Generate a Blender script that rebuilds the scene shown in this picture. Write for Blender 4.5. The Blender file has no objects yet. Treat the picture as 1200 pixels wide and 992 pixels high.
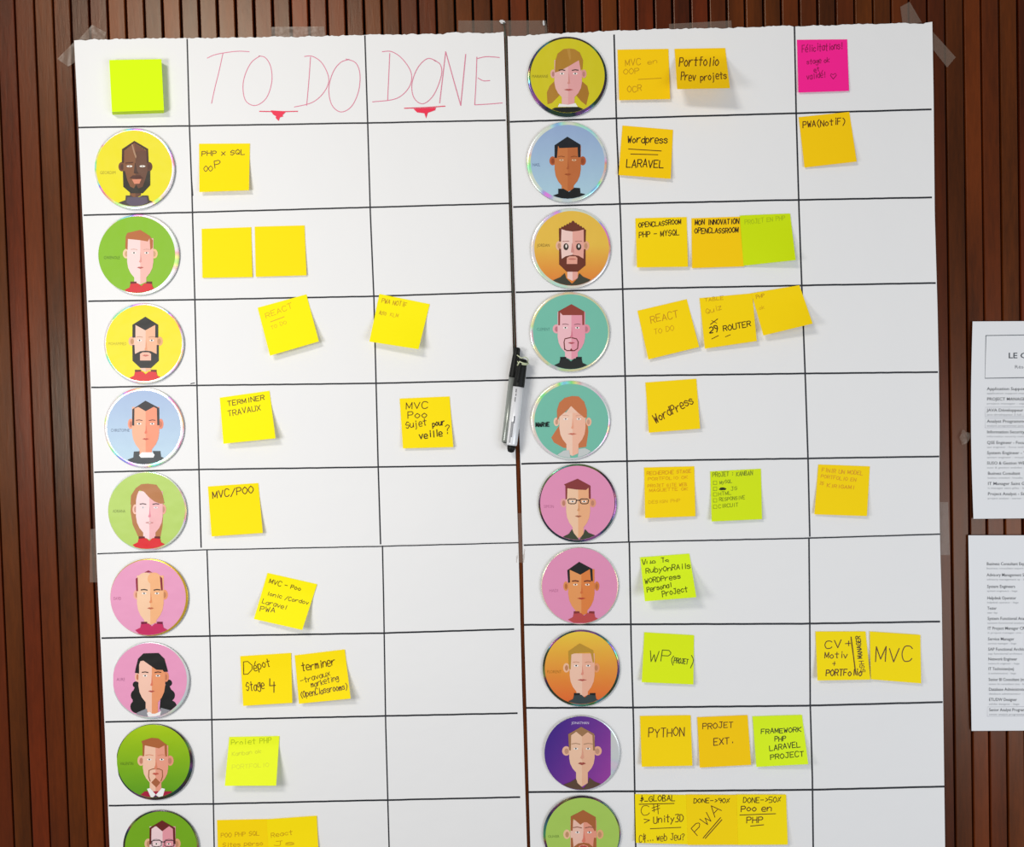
import bpy, bmesh, math, random
from mathutils import Vector
from mathutils.geometry import tessellate_polygon
random.seed(7)
SC = bpy.context.scene
C = SC.collection

# ---------------------------------------------------------------- camera
F = 1000.0; W, H = 1200.0, 992.0
D = 1.263; CAMZ = 1.5
PITCH = math.radians(1.6); ROLL = math.radians(1.55)
CAM = Vector((0, -D, CAMZ))
r0 = Vector((1, 0, 0)); f0 = Vector((0, math.cos(PITCH), -math.sin(PITCH))); u0 = r0.cross(f0)
RT = r0 * math.cos(ROLL) - u0 * math.sin(ROLL)
UP = r0 * math.sin(ROLL) + u0 * math.cos(ROLL)
cd = bpy.data.cameras.new('camera'); cam = bpy.data.objects.new('camera', cd); C.objects.link(cam)
cd.sensor_width = 36; cd.lens = F / W * 36; cd.clip_start = 0.01
from mathutils import Matrix
cam.matrix_world = Matrix(((RT.x, UP.x, -f0.x, CAM.x), (RT.y, UP.y, -f0.y, CAM.y), (RT.z, UP.z, -f0.z, CAM.z), (0, 0, 0, 1)))
SC.camera = cam

# ---------------------------------------------------------------- light
w = bpy.data.worlds.new('room_light'); SC.world = w; w.use_nodes = True
w.node_tree.nodes['Background'].inputs[0].default_value = (1.0, 0.98, 0.96, 1)
w.node_tree.nodes['Background'].inputs[1].default_value = 0.27
def area(name, loc, target, sx, sy, power, col):
    l = bpy.data.lights.new(name, 'AREA'); l.shape = 'RECTANGLE'; l.size = sx; l.size_y = sy
    l.energy = power; l.color = col
    o = bpy.data.objects.new(name, l); C.objects.link(o); o.location = loc
    d = Vector(target) - Vector(loc); o.rotation_euler = d.to_track_quat('-Z', 'Y').to_euler()
    return o
area('ceiling_panel_light', (-1.05, -2.1, 2.85), (-0.3, 0, 1.3), 0.7, 0.3, 27, (1, 0.95, 0.86))
area('lamp_light', (-0.95, -1.1, 1.5), (-0.35, 0, 1.4), 0.35, 0.35, 7.6, (1, 0.985, 0.96))  # added fill that brightens the left middle of the sheets, no known source
area('window_light', (1.55, -1.9, 0.85), (0.3, 0, 1.2), 1.2, 0.9, 22, (0.84, 0.91, 1.0))
SC.view_settings.view_transform = 'Standard'; SC.view_settings.look = 'None'
SC.view_settings.gamma = 1; SC.view_settings.use_curve_mapping = False
SC.view_settings.exposure = -0.13

# ---------------------------------------------------------------- helpers
def P(px, py, d=0.0):
    """point of the plane parallel to the wall, d metres in front of it, seen at photograph pixel px, py"""
    v = f0 + RT * ((px - W / 2) / F) - UP * ((py - H / 2) / F)
    return CAM + v * ((D - d) / v.y)
def lin(c):
    o = []
    for v in c[:3]:
        v /= 255.0
        o.append(v / 12.92 if v <= 0.04045 else ((v + 0.055) / 1.055) ** 2.4)
    return tuple(o) + (1.0,)
def principled(name, col=(0.8, 0.8, 0.8, 1), rough=0.6, metal=0.0, spec=0.5):
    m = bpy.data.materials.new(name); m.use_nodes = True
    b = m.node_tree.nodes['Principled BSDF']
    b.inputs['Base Color'].default_value = col; b.inputs['Roughness'].default_value = rough
    b.inputs['Metallic'].default_value = metal; b.inputs['Specular IOR Level'].default_value = spec
    return m, m.node_tree, b
def add_bump(nt, b, scale, strength, dist=0.001, detail=3, vec=None):
    n = nt.nodes.new('ShaderNodeTexNoise'); n.inputs['Scale'].default_value = scale; n.inputs['Detail'].default_value = detail
    tc = nt.nodes.new('ShaderNodeTexCoord'); nt.links.new(tc.outputs['Object'], n.inputs['Vector'])
    bu = nt.nodes.new('ShaderNodeBump'); bu.inputs['Strength'].default_value = strength; bu.inputs['Distance'].default_value = dist
    nt.links.new(n.outputs['Fac'], bu.inputs['Height']); nt.links.new(bu.outputs['Normal'], b.inputs['Normal'])
    return n
MATS = {}
def solid(name, rgb, rough=0.6, metal=0.0, spec=0.5, bump=None):
    if name in MATS: return MATS[name]
    m, nt, b = principled(name, lin(rgb), rough, metal, spec)
    if bump: add_bump(nt, b, *bump)
    MATS[name] = m
    return m
# printed / inked surfaces: the colour is the flat print colour stored on the faces
def print_mat(name, rough, spec, bump=None, value=1.0):
    m, nt, b = principled(name, rough=rough, spec=spec)
    a = nt.nodes.new('ShaderNodeAttribute'); a.attribute_name = 'Col'
    hs = nt.nodes.new('ShaderNodeHueSaturation'); hs.inputs['Value'].default_value = value; hs.inputs['Saturation'].default_value = 1.0
    nt.links.new(a.outputs['Color'], hs.inputs['Color']); nt.links.new(hs.outputs['Color'], b.inputs['Base Color'])
    if bump: add_bump(nt, b, *bump)
    return m
PRINT = print_mat('printed_card', 0.45, 0.35, (22, 0.5, 0.005, 2), 0.92)
INK = print_mat('marker_ink', 0.5, 0.3)

def link(name, me, mat=None, parent=None, origin=None, smooth=False, kind=None):
    o = bpy.data.objects.new(name, me)
    if mat: me.materials.append(mat)
    C.objects.link(o)
    if parent: o.parent = parent
    if smooth:
        for p in me.polygons: p.use_smooth = True
    if kind: o['kind'] = kind
    return o
def mesh_from(name, verts, faces, origin=(0, 0, 0), cols=None):
    O = Vector(origin)
    me = bpy.data.meshes.new(name); me.from_pydata([tuple(Vector(v) - O) for v in verts], [], faces)
    if cols:
        ca = me.color_attributes.new('Col', 'FLOAT_COLOR', 'POINT')
        for i, c in enumerate(cols): ca.data[i].color = c
    me.update(); return me
def empty(name, loc, label, cat, group=None):
    o = bpy.data.objects.new(name, None); C.objects.link(o); o.location = loc; o.empty_display_size = 0.02
    tag(o, label, cat, group); return o
def tag(o, label, cat, group=None):
    o['label'] = label; o['category'] = cat
    if group: o['group'] = group
    return o
def solidify(o, t):
    me = o.data; n = len(me.vertices); vs = [tuple(v.co) for v in me.vertices]; fs = [tuple(p.vertices) for p in me.polygons]
    cnt = {}
    for f in fs:
        for a, b in zip(f, f[1:] + f[:1]): cnt[(a, b)] = 1
    rim = [(a, b) for (a, b) in cnt if (b, a) not in cnt]
    back = [(v[0], v[1] + t, v[2]) for v in vs]; allv = vs + back; allf = fs + [tuple(n + i for i in reversed(f)) for f in fs]
    for a, b in rim:
        k = len(allv); allv += [vs[a], vs[b], back[b], back[a]]; allf.append((k + 1, k, k + 3, k + 2))
    m2 = bpy.data.meshes.new(me.name); m2.from_pydata(allv, [], allf)
    for m in me.materials: m2.materials.append(m)
    for p in m2.polygons: p.use_smooth = True
    o.data = m2; bpy.data.meshes.remove(me); return o

def smooth_line(pts, n=5):
    if len(pts) < 3: return list(pts)
    out = []
    for i in range(len(pts) - 1):
        p0 = pts[max(i - 1, 0)]; p1 = pts[i]; p2 = pts[i + 1]; p3 = pts[min(i + 2, len(pts) - 1)]
        for k in range(n):
            t = k / n
            out.append(tuple(0.5 * (2 * p1[a] + (p2[a] - p0[a]) * t + (2 * p0[a] - 5 * p1[a] + 4 * p2[a] - p3[a]) * t * t
                       + (-p0[a] + 3 * p1[a] - 3 * p2[a] + p3[a]) * t ** 3) for a in (0, 1)))
    out.append(tuple(pts[-1])); return out

class Art:
    """collects flat ink / print shapes given in photo pixels; surf(px,py) -> depth of the surface they lie on"""
    def __init__(s, surf, step=0.0, base=0.00008, clip=None):
        s.v = []; s.f = []; s.c = []; s.surf = surf; s.lay = 0; s.step = step; s.base = base; s.clip = clip
    def _pt(s, p, col):
        s.v.append(P(p[0], p[1], s.surf(p[0], p[1]) + s.base + s.lay * s.step)); s.c.append(col); return len(s.v) - 1
    def ribbon(s, pts, w, rgb, smooth=False, taper=False):
        if smooth: pts = smooth_line(pts)
        col = lin(rgb); n = len(pts)
        if n < 2: return
        prev = None
        for i in range(n):
            a = pts[max(i - 1, 0)]; b = pts[min(i + 1, n - 1)]
            dx, dy = b[0] - a[0], b[1] - a[1]; L = math.hypot(dx, dy) or 1e-6
            ww = w * 0.5
            if taper and i in (0, n - 1): ww *= 0.4
            nx, ny = -dy / L * ww, dx / L * ww
            ex = ey = 0
            if i == 0: ex, ey = -dx / L * w * .3, -dy / L * w * .3
            if i == n - 1: ex, ey = dx / L * w * .3, dy / L * w * .3
            q = (s._pt((pts[i][0] + nx + ex, pts[i][1] + ny + ey), col), s._pt((pts[i][0] - nx + ex, pts[i][1] - ny + ey), col))
            if prev: s.f.append((prev[0], prev[1], q[1], q[0]))
            prev = q
        s.lay += 1
    def poly(s, rgb, pts, smooth=False):
        if smooth: pts = smooth_line(list(pts) + [pts[0]], 4)[:-1]
        if s.clip: pts = clip_circle(pts, *s.clip)
        if len(pts) < 3: return
        col = lin(rgb); ids = [s._pt(p, col) for p in pts]
        for t in tessellate_polygon([[Vector((p[0], p[1], 0)) for p in pts]]):
            a, b, c = t
            cr = (pts[b][0] - pts[a][0]) * (pts[c][1] - pts[a][1]) - (pts[b][1] - pts[a][1]) * (pts[c][0] - pts[a][0])
            s.f.append((ids[a], ids[b], ids[c]) if cr < 0 else (ids[a], ids[c], ids[b]))
        s.lay += 1
    def ell(s, rgb, cx, cy, rx, ry, n=18):
        s.poly(rgb, [(cx + rx * math.cos(k * 2 * math.pi / n), cy + ry * math.sin(k * 2 * math.pi / n)) for k in range(n)])
    def type(s, txt, x, y, size, rgb, ang=0.0, width=None, bold=0.0):
        """printed type: baseline start x,y, size = font size in pixels"""
        cu = bpy.data.curves.new('type', 'FONT'); cu.body = txt; cu.size = 1; cu.resolution_u = 2; cu.offset = bold
        o = bpy.data.objects.new('type', cu); C.objects.link(o)
        me = o.to_mesh()
        sx = size
        if width and len(me.vertices):
            mx = max(v.co.x for v in me.vertices); sx = width / mx
        col = lin(rgb); ca, sa = math.cos(ang), math.sin(ang); base = len(s.v)
        for v in me.vertices:
            X, Y = v.co.x * sx, v.co.y * size
            s._pt((x + X * ca + Y * sa, y + X * sa - Y * ca), col)
        for p in me.polygons: s.f.append(tuple(base + i for i in p.vertices))
        o.to_mesh_clear(); bpy.data.objects.remove(o); bpy.data.curves.remove(cu)
        s.lay += 1
    def hand(s, txt, x0, y0, x1, y1, h, rgb, w=1.2, jit=0.45):
        w *= 0.78 if h < 7 else 0.88
        units = sum(ADV.get(ch, 5.4) for ch in txt) - 1.2
        L = math.hypot(x1 - x0, y1 - y0); ux, uy = (x1 - x0) / L, (y1 - y0) / L
        k = L / units; kv = h / 6.0; cur = 0.0
        for ch in txt:
            g = GLY.get(ch)
            if g:
                jy = random.uniform(-jit, jit); js = random.uniform(0.92, 1.08)
                for st in g:
                    pts = []
                    for gx, gy in st:
                        X = (cur + gx) * k; Y = ((gy - 2) * js + jy) * kv
                        X += Y * 0.08
                        pts.append((x0 + ux * X + uy * Y, y0 + uy * X - ux * Y))
                    if ch in ROUND: s.ribbon(pts, w, rgb, smooth=True)
                    else:
                        for pa, pb in zip(pts, pts[1:]): s.ribbon([pa, pb], w, rgb)
            cur += ADV.get(ch, 5.4)
    def build(s, name, mat, parent):
        O = parent.matrix_basis.translation
        if not s.v: return None
        return link(name, mesh_from(name, s.v, s.f, O, s.c), mat, parent)

def clip_circle(pts, cx, cy, r, n=40):
    cl = [(cx + r * math.cos(k * 2 * math.pi / n), cy + r * math.sin(k * 2 * math.pi / n)) for k in range(n)]
    out = list(pts)
    for i in range(n):
        a, b = cl[i], cl[(i + 1) % n]
        ins = lambda p: (b[0] - a[0]) * (p[1] - a[1]) - (b[1] - a[1]) * (p[0] - a[0]) >= -1e-9
        inp = out; out = []
        if not inp: return []
        S = inp[-1]
        for E in inp:
            if ins(E) != ins(S):
                d1 = (b[0] - a[0]) * (S[1] - a[1]) - (b[1] - a[1]) * (S[0] - a[0])
                d2 = (b[0] - a[0]) * (E[1] - a[1]) - (b[1] - a[1]) * (E[0] - a[0])
                t = d1 / (d1 - d2); out.append((S[0] + (E[0] - S[0]) * t, S[1] + (E[1] - S[1]) * t))
            if ins(E): out.append(E)
            S = E
    return out

# single-line handwriting alphabet on a 4 x 8 grid (baseline 2)
RAW = dict(zip(
 list('ABCDEFGHIJKLMNOPQRSTUVWXYZabcdefghijklmnopqrstuvwxyz0123456789/-_()+.!?$#%>:\'~'),
 ("02 28 42|14 34;02 08 28 37 25 05|25 43 32 02;47 38 18 06 04 12 32 43;02 08 28 46 44 22 02;48 08 02 42|05 35;48 08 02|05 35;"
  "47 28 06 04 22 43 45 25;02 08|42 48|05 45;22 28;38 33 22 03|18 48;02 08|48 05 42;08 02 42;02 08 23 48 42;02 08 42 48;"
  "28 06 04 22 44 46 28;02 08 38 47 46 35 05;28 06 04 22 44 46 28|24 42;02 08 38 47 46 35 05|25 42;47 28 17 06 15 35 44 33 22 03;"
  "08 48|28 22;08 03 12 32 43 48;08 22 48;08 12 26 32 48;02 48|08 42;08 25 48|25 22;08 48 02 42;"
  "45 26 04 12 32 45|46 42;08 02|05 26 44 32 02;45 26 04 22 43;48 42|45 26 04 22 43;04 44 36 16 04 12 42;48 28 27 22|06 46;"
  "45 26 04 13 34 46|46 41 20 01;08 02|04 26 45 42;26 22|28 27;26 21 10|28 27;08 02|46 04 42;28 22;02 06|04 16 24 22|24 36 44 42;"
  "02 06|04 26 45 42;26 04 22 44 26;00 06|05 26 44 22 03;46 40|45 26 04 22 43;02 06|04 26 46;45 26 05 34 43 22 03;28 22 32|06 46;"
  "06 03 22 44|46 42;06 22 46;06 12 25 32 46;02 46|06 42;06 23|46 23 00;06 46 02 42;"
  "28 06 04 22 44 46 28;17 28 22;07 28 47 45 02 42;08 48 25 44 32 02;08 04 44|36 30;48 08 05 35 43 22 02;38 06 03 22 43 44 25 04;"
  "08 48 12;28 07 15 35 43 22 03 15 35 47 28;45 16 08 38 46 45 32;48 01;05 45;02 42;38 16 14 31;18 36 34 11;15 45|37 33;22 23;28 24|23 22;"
  "07 28 47 25 24|23 22;46 26 15 35 44 23 03|29 21;13 19|31 38|04 45|06 47;48 02|17 16|34 33;17 45 13;27 26|24 23;28 36;05 16 25 36").split(';')))
GLY = {k: [[(int(a[0]), int(a[1])) for a in st.split()] for st in v.split('|')] for k, v in RAW.items()}
GLY['é'] = GLY['e'] + [[(2, 7), (4, 9)]]
GLY[' '] = []
ADV = {'I': 4.2, 'i': 3.8, 'l': 3.8, ' ': 4.0, '.': 3.6, '!': 3.6, '(': 4.4, ')': 4.4, "'": 3.4, '1': 4.2}
ROUND = set('CGOQSJUabcdeghjmnopqsu0235689?()$é~f')

# ---------------------------------------------------------------- wall of slats
def wood_mat():
    m, nt, b = principled('mahogany_slat', rough=0.4, spec=0.36)
    b.inputs['Specular Tint'].default_value = (1, 0.82, 0.66, 1)
    N = nt.nodes; Lk = nt.links
    tc = N.new('ShaderNodeTexCoord'); mp = N.new('ShaderNodeMapping'); mp.inputs['Scale'].default_value = (1, 1, 0.12)
    geo = N.new('ShaderNodeNewGeometry'); Lk.new(geo.outputs['Position'], mp.inputs['Vector'])
    oi = N.new('ShaderNodeObjectInfo')
    add = N.new('ShaderNodeVectorMath'); add.operation = 'ADD'
    sc = N.new('ShaderNodeVectorMath'); sc.operation = 'SCALE'; sc.inputs[0].default_value = (3, 7, 11)
    Lk.new(oi.outputs['Random'], sc.inputs['Scale']); Lk.new(mp.outputs[0], add.inputs[0]); Lk.new(sc.outputs[0], add.inputs[1])
    grain = N.new('ShaderNodeTexNoise'); grain.inputs['Scale'].default_value = 220; grain.inputs['Detail'].default_value = 6
    grain.inputs['Roughness'].default_value = 0.65
    blot = N.new('ShaderNodeTexNoise'); blot.inputs['Scale'].default_value = 14; blot.inputs['Detail'].default_value = 3
    Lk.new(add.outputs[0], grain.inputs['Vector']); Lk.new(add.outputs[0], blot.inputs['Vector'])
    r1 = N.new('ShaderNodeValToRGB'); r1.color_ramp.elements[0].position = 0.3; r1.color_ramp.elements[1].position = 0.72
    r1.color_ramp.elements[0].color = lin((40, 9, 1)); r1.color_ramp.elements[1].color = lin((108, 37, 7))
    mixf = N.new('ShaderNodeMath'); mixf.operation = 'MULTIPLY_ADD'; mixf.inputs[1].default_value = 0.3
    Lk.new(grain.outputs['Fac'], mixf.inputs[0])
    m2 = N.new('ShaderNodeMath'); m2.operation = 'MULTIPLY'; m2.inputs[1].default_value = 0.72
    Lk.new(blot.outputs['Fac'], m2.inputs[0]); Lk.new(m2.outputs[0], mixf.inputs[2]); Lk.new(mixf.outputs[0], r1.inputs['Fac'])
    hs = N.new('ShaderNodeHueSaturation'); mr = N.new('ShaderNodeMapRange')
    mr.inputs['To Min'].default_value = 0.72; mr.inputs['To Max'].default_value = 1.25
    Lk.new(oi.outputs['Random'], mr.inputs['Value']); Lk.new(mr.outputs[0], hs.inputs['Value']); Lk.new(r1.outputs[0], hs.inputs['Color'])
    mh = N.new('ShaderNodeMapRange'); mh.inputs['To Min'].default_value = 0.501; mh.inputs['To Max'].default_value = 0.516
    fr = N.new('ShaderNodeMath'); fr.operation = 'FRACT'; mu = N.new('ShaderNodeMath'); mu.operation = 'MULTIPLY'; mu.inputs[1].default_value = 17.3
    Lk.new(oi.outputs['Random'], mu.inputs[0]); Lk.new(mu.outputs[0], fr.inputs[0]); Lk.new(fr.outputs[0], mh.inputs['Value']); Lk.new(mh.outputs[0], hs.inputs['Hue'])
    Lk.new(hs.outputs[0], b.inputs['Base Color'])
    rr = N.new('ShaderNodeMapRange'); rr.inputs['To Min'].default_value = 0.24; rr.inputs['To Max'].default_value = 0.40
    Lk.new(blot.outputs['Fac'], rr.inputs['Value']); Lk.new(rr.outputs[0], b.inputs['Roughness'])
    bu = N.new('ShaderNodeBump'); bu.inputs['Strength'].default_value = 0.25; bu.inputs['Distance'].default_value = 0.0006
    Lk.new(grain.outputs['Fac'], bu.inputs['Height']); Lk.new(bu.outputs[0], b.inputs['Normal'])
    return m
WOOD = wood_mat()
Z0, Z1 = 0.0, 2.9; WT = 0.014
def box_mesh(name, x0, x1, y0, y1, z0, z1, bev=0.0):
    bm = bmesh.new(); bmesh.ops.create_cube(bm, size=1)
    for v in bm.verts: v.co = Vector(((x0 + x1) / 2 + v.co.x * (x1 - x0), (y0 + y1) / 2 + v.co.y * (y1 - y0), (z0 + z1) / 2 + v.co.z * (z1 - z0)))
    if bev:
        e = [e for e in bm.edges if abs(e.verts[0].co.z - e.verts[1].co.z) > 0.1]
        bmesh.ops.bevel(bm, geom=e, offset=bev, segments=2, affect='EDGES', profile=0.5)
    me = bpy.data.meshes.new(name); bm.to_mesh(me); bm.free(); return me
gaps = [16.4, 39.3, 61.5, 82.0, 103.9, 125.5, 146.6, 168.3, 189.7, 211.2, 232.6, 254.1, 275.5, 297, 318.8, 340, 361.2, 382.8, 404.6, 425.9,
        446.8, 468.1, 489.4, 511, 532.8, 553.8, 575.5, 596.6, 617.8, 639.2, 660.5, 682, 703, 723.8, 745, 766.4, 787.8, 809, 830.4, 851.5,
        873, 894.5, 915.3, 936.6, 958, 979.4, 1001.3, 1023, 1044.3, 1065.3, 1086.5, 1107.4, 1129, 1149.5, 1171, 1192.4]
gx = [P(g, 0, 0).x for g in gaps]
pitch = 0.0271
for k in range(44): gx.insert(0, gx[0] - pitch)
for k in range(44): gx.append(gx[-1] + pitch)
wall = link('wall_back', box_mesh('wall_back', gx[0], gx[-1], WT, WT + 0.02, Z0, Z1), solid('dark_backing', (16, 9, 7), 0.9), kind='structure')
unit = box_mesh('slat', -0.5, 0.5, 0, WT, Z0, Z1)
# one shared slat mesh, real width 27 mm minus the joint; per-slat width through the object's scale
unit_real = box_mesh('slat', -0.0118, 0.0118, 0, WT, Z0, Z1, 0.0012)
for i in range(len(gx) - 1):
    xc = (gx[i] + gx[i + 1]) / 2; wdt = gx[i + 1] - gx[i]
    gap = 0.0023 + 0.0011 * max(0, min(1, (xc + 0.62) / 0.25))
    if xc > 0.5: gap -= 0.0006
    o = bpy.data.objects.new('slat', unit_real); C.objects.link(o); o.parent = wall
    o.location = (xc, random.uniform(0, 0.0006), 0); o.scale = ((wdt - gap) / 0.0236, 1, 1)
unit_real.materials.append(WOOD)
bpy.data.meshes.remove(unit)

# ---------------------------------------------------------------- the four paper sheets
def lerp_tab(tab, t):
    if t <= tab[0][0]: return tab[0][1] + (tab[1][1] - tab[0][1]) / (tab[1][0] - tab[0][0]) * (t - tab[0][0])
    for (a, va), (b, vb) in zip(tab, tab[1:]):
        if t <= b: return va + (vb - va) * (t - a) / (b - a)
    (a, va), (b, vb) = tab[-2:]
    return va + (vb - va) * (t - a) / (b - a)
LL = [(47, 86.8), (148, 92), (250, 96.5), (340, 101.3), (440, 105.8), (540, 109.2), (600, 111.3), (665, 113.6), (765, 118.5), (860, 123), (992, 128.5)]
LR = [(38, 590.3), (140, 593.6), (250, 596.6), (390, 600.6), (550, 604.7), (640, 607.5), (800, 611.6), (992, 617.6)]
RL = [(42, 594.8), (140, 597), (250, 600.4), (355, 603.7), (460, 607), (550, 610), (640, 612.5), (755, 614.8), (850, 617.6), (992, 621.5)]
RR = [(26, 1092.5), (110, 1094), (250, 1095.4), (360, 1098.6), (440, 1100.3), (500, 1101), (590, 1100.8), (640, 1101.7), (700, 1103.5), (800, 1105), (900, 1106.3), (992, 1107.5)]
def S(px, py):
    """depth of the paper surface in front of the slats"""
    d = 0.0022 + 0.0004 * math.sin(px * 0.021 + py * 0.006) + 0.0003 * math.sin(py * 0.033 + px * 0.012)
    el = px - lerp_tab(LL, py)
    if px < 590 and el < 60: d += 0.0065 * (1 - max(el, 0) / 60) ** 2
    er = lerp_tab(RR, py) - px
    if er < 50: d += 0.0018 * (1 - max(er, 0) / 50) ** 2
    return d
def LOW(px, py): return S(px, py) - 0.00036
pm, nt, b = principled('chart_paper', lin((238, 238, 239)), 0.75, 0, 0.25)
add_bump(nt, b, 9, 0.25, 0.01, 3); PAPER = pm
def sheet(name, L, R, top, bot, surf, label, torn):
    nx, ny = 190, 60
    vs = []; fs = []
    O = P((lerp_tab(L, 500) + lerp_tab(R, 500)) / 2, bot(0.5), 0.002)
    rnd = random.Random(len(name) + int(top(0)))
    jit = [0.0] * (nx + 1)
    if torn:
        a = 0
        for i in range(nx + 1):
            a = a * 0.6 + rnd.uniform(-0.8, 0.8); jit[i] = a
    for j in range(ny + 1):
        for i in range(nx + 1):
            u = i / nx; v = j / ny
            y = top(u) + (bot(u) - top(u)) * v
            if j == 0: y += jit[i]
            x = lerp_tab(L, y) * (1 - u) + lerp_tab(R, y) * u
            vs.append(P(x, y, surf(x, y)))
    for j in range(ny):
        for i in range(nx):
            a = j * (nx + 1) + i; fs.append((a, a + nx + 1, a + nx + 2, a + 1))
    th = empty('chart_sheet', O, label, 'paper sheet', 'large white paper sheets taped to the slats')
    o = link('paper', mesh_from('paper', vs, fs, O), PAPER, th, smooth=True); solidify(o, 0.0002)
    return th
def tabf(tab): return lambda u: lerp_tab(tab, u)
sUL = sheet('left_upper', LL, LR, tabf([(0, 46.6), (.2, 45.3), (.42, 44), (.62, 41.5), (.86, 39.8), (.88, 38), (1, 38.3)]),
            tabf([(0, 647), (1, 634)]), S, 'upper white paper sheet headed in thin red marker, left half of the board', True)
sUR = sheet('right_upper', RL, RR, tabf([(0, 42), (.3, 35.3), (.55, 32), (.8, 29), (.93, 27), (.96, 27.6), (1, 25.8)]),
            tabf([(0, 637.5), (1, 624.5)]), S, 'upper white ruled paper sheet holding the pink sticky note, right half of the board', True)
sLL = sheet('left_lower_x', LL, LR, tabf([(0, 636), (1, 623)]), tabf([(0, 1250), (1, 1243)]), LOW,
            'lower white ruled paper sheet under the bottom left four portrait discs', False)
sLR = sheet('right_lower_xy', RL, RR, tabf([(0, 627), (1, 614)]), tabf([(0, 1245), (1, 1238)]), LOW,
            'lower white ruled paper sheet under the bottom right four portrait discs', False)
def ruled(parent, pts, w, surf):
    # subdivide so the line follows the paper
    q = []
    for (x0, y0), (x1, y1) in zip(pts, pts[1:]):
        n = max(2, int(math.hypot(x1 - x0, y1 - y0) / 8))
        for k in range(n): q.append((x0 + (x1 - x0) * k / n, y0 + (y1 - y0) * k / n + random.uniform(-.12, .12)))
    q.append(pts[-1])
    a = Art(surf, base=0.00012); a.ribbon(q, w, (38, 40, 46)); a.build('ruled_line', INK, parent)
for ln in [[(92.5, 149.3), (225, 147.4), (430, 144), (592, 140.8)], [(98.5, 252), (225, 248.7), (434, 242.8), (596, 238.2)],
           [(104, 352.8), (240, 350.8), (437, 347), (600, 341.8)], [(107.5, 453.8), (230, 451.4), (440, 449), (602.5, 445)],
           [(111, 553), (240, 549.8), (445, 547), (604, 544.6)]]: ruled(sUL, ln, 1.9, S)
for ln in [[(219.3, 46), (222, 148), (224.9, 225), (228.7, 365), (233.5, 565), (235.7, 641)],
           [(427.6, 42), (431, 148), (434, 250), (438.2, 350), (443, 540), (446, 637)]]: ruled(sUL, ln, 1.7, S)
ruled(sUL, [(224.2, 205), (226, 229)], 1.2, S)
ruled(sUL, [(223.5, 449.3), (228, 448.6)], 1.1, S)
ruled(sLL, [(114.5, 648.6), (240, 644), (440, 640), (607, 635.6)], 1.3, lambda x, y: S(x, y) + 0.0001)
for ln in [[(119.5, 747.3), (250, 744.8), (450, 741.5), (602, 736.8)], [(124, 845.6), (250, 842.8), (606, 835.3)],
           [(128, 943.6), (250, 941.5), (609, 933.6)], [(131, 1043), (613, 1034)]]: ruled(sLL, ln, 2.0, LOW)
for ln in [[(242.6, 645), (246.6, 765), (248.5, 860), (251, 992), (255, 1245)], [(448.2, 639.5), (449.5, 700), (452, 850), (456, 992), (462, 1243)]]: ruled(sLL, ln, 1.6, LOW)
for ln in [[(598, 142.6), (722, 138.6), (900, 133.6), (1091, 128.1)], [(602, 242.4), (750, 238.3), (900, 234.8), (1091.5, 231.2)],
           [(605, 342.4), (750, 338), (955, 334), (1096, 331.5)], [(617, 442.8), (750, 440), (940, 437.5), (1098.5, 435.8)],
           [(611.5, 543.2), (750, 539.7), (940, 537), (1100, 534.6)]]: ruled(sUR, ln, 2.1, S)
for ln in [[(719.6, 41), (722.8, 155), (727.2, 255), (729.9, 345), (733, 455), (736.8, 634)],
           [(931, 31.5), (933, 131), (936.5, 250), (940, 345), (944, 450), (947, 540), (949, 628)]]: ruled(sUR, ln, 1.9, S)
ruled(sLR, [(614.2, 638.6), (735, 634.8), (940, 630.5), (1101.5, 625.6)], 1.6, lambda x, y: S(x, y))
for ln in [[(614.8, 731.8), (740, 731.2), (940, 730.5), (1101, 728)], [(617.5, 829.2), (742, 828.6), (945, 826.5), (1104, 822.3)],
           [(620, 927.6), (745, 926.8), (950, 925), (1106, 921.2)], [(623, 1026), (1110, 1020)]]: ruled(sLR, ln, 2.3, LOW)
for ln in [[(737.5, 636), (739.7, 755), (742.5, 850), (745, 992), (750, 1240)], [(948, 631), (949, 730), (949.5, 825), (952, 910), (953, 992), (957, 1240)]]: ruled(sLR, ln, 1.9, LOW)

# red heading lettering
head = Art(S, step=0.00002, base=0.00016)
def c2(*p): return [(200 + x / 3.967, y / 3.967) for x, y in p]
def c3(*p): return [(400 + x / 3.967, y / 3.967) for x, y in p]
RED = (224, 128, 156)
for st in [c2((170, 270), (200, 256), (240, 247), (310, 238), (365, 240)), c2((243, 247), (225, 330), (205, 410), (190, 480)),
           c2((415, 260), (375, 290), (345, 350), (336, 410), (350, 470), (395, 490), (445, 455), (470, 380), (465, 310), (440, 268), (410, 260)),
           c2((622, 262), (660, 262), (705, 295), (735, 365), (715, 425), (660, 475), (575, 497)), c2((650, 265), (642, 380), (632, 490)),
           c2((830, 276), (790, 290), (755, 335), (735, 410), (748, 485), (790, 520), (840, 495), (873, 425), (880, 345), (860, 292), (815, 274)),
           c3((190, 240), (235, 240), (285, 275), (325, 340), (315, 405), (255, 458), (145, 473)), c3((225, 248), (220, 360), (215, 468)),
           c3((440, 283), (400, 272), (355, 315), (328, 390), (338, 455), (380, 482), (430, 440), (465, 350), (460, 300), (430, 280)),
           c3((630, 265), (626, 380), (620, 487)), c3((632, 272), (675, 263), (735, 267)), c3((635, 362), (660, 375), (690, 374)),
           c3((620, 487), (690, 483), (748, 478))]:
    head.ribbon(st, 0.9, RED, smooth=True)
for pa, pb in (((457, 478), (485, 240)), ((485, 240), (555, 490)), ((555, 490), (578, 252))): head.ribbon(c3(pa, pb), 1.0, RED)
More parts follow.
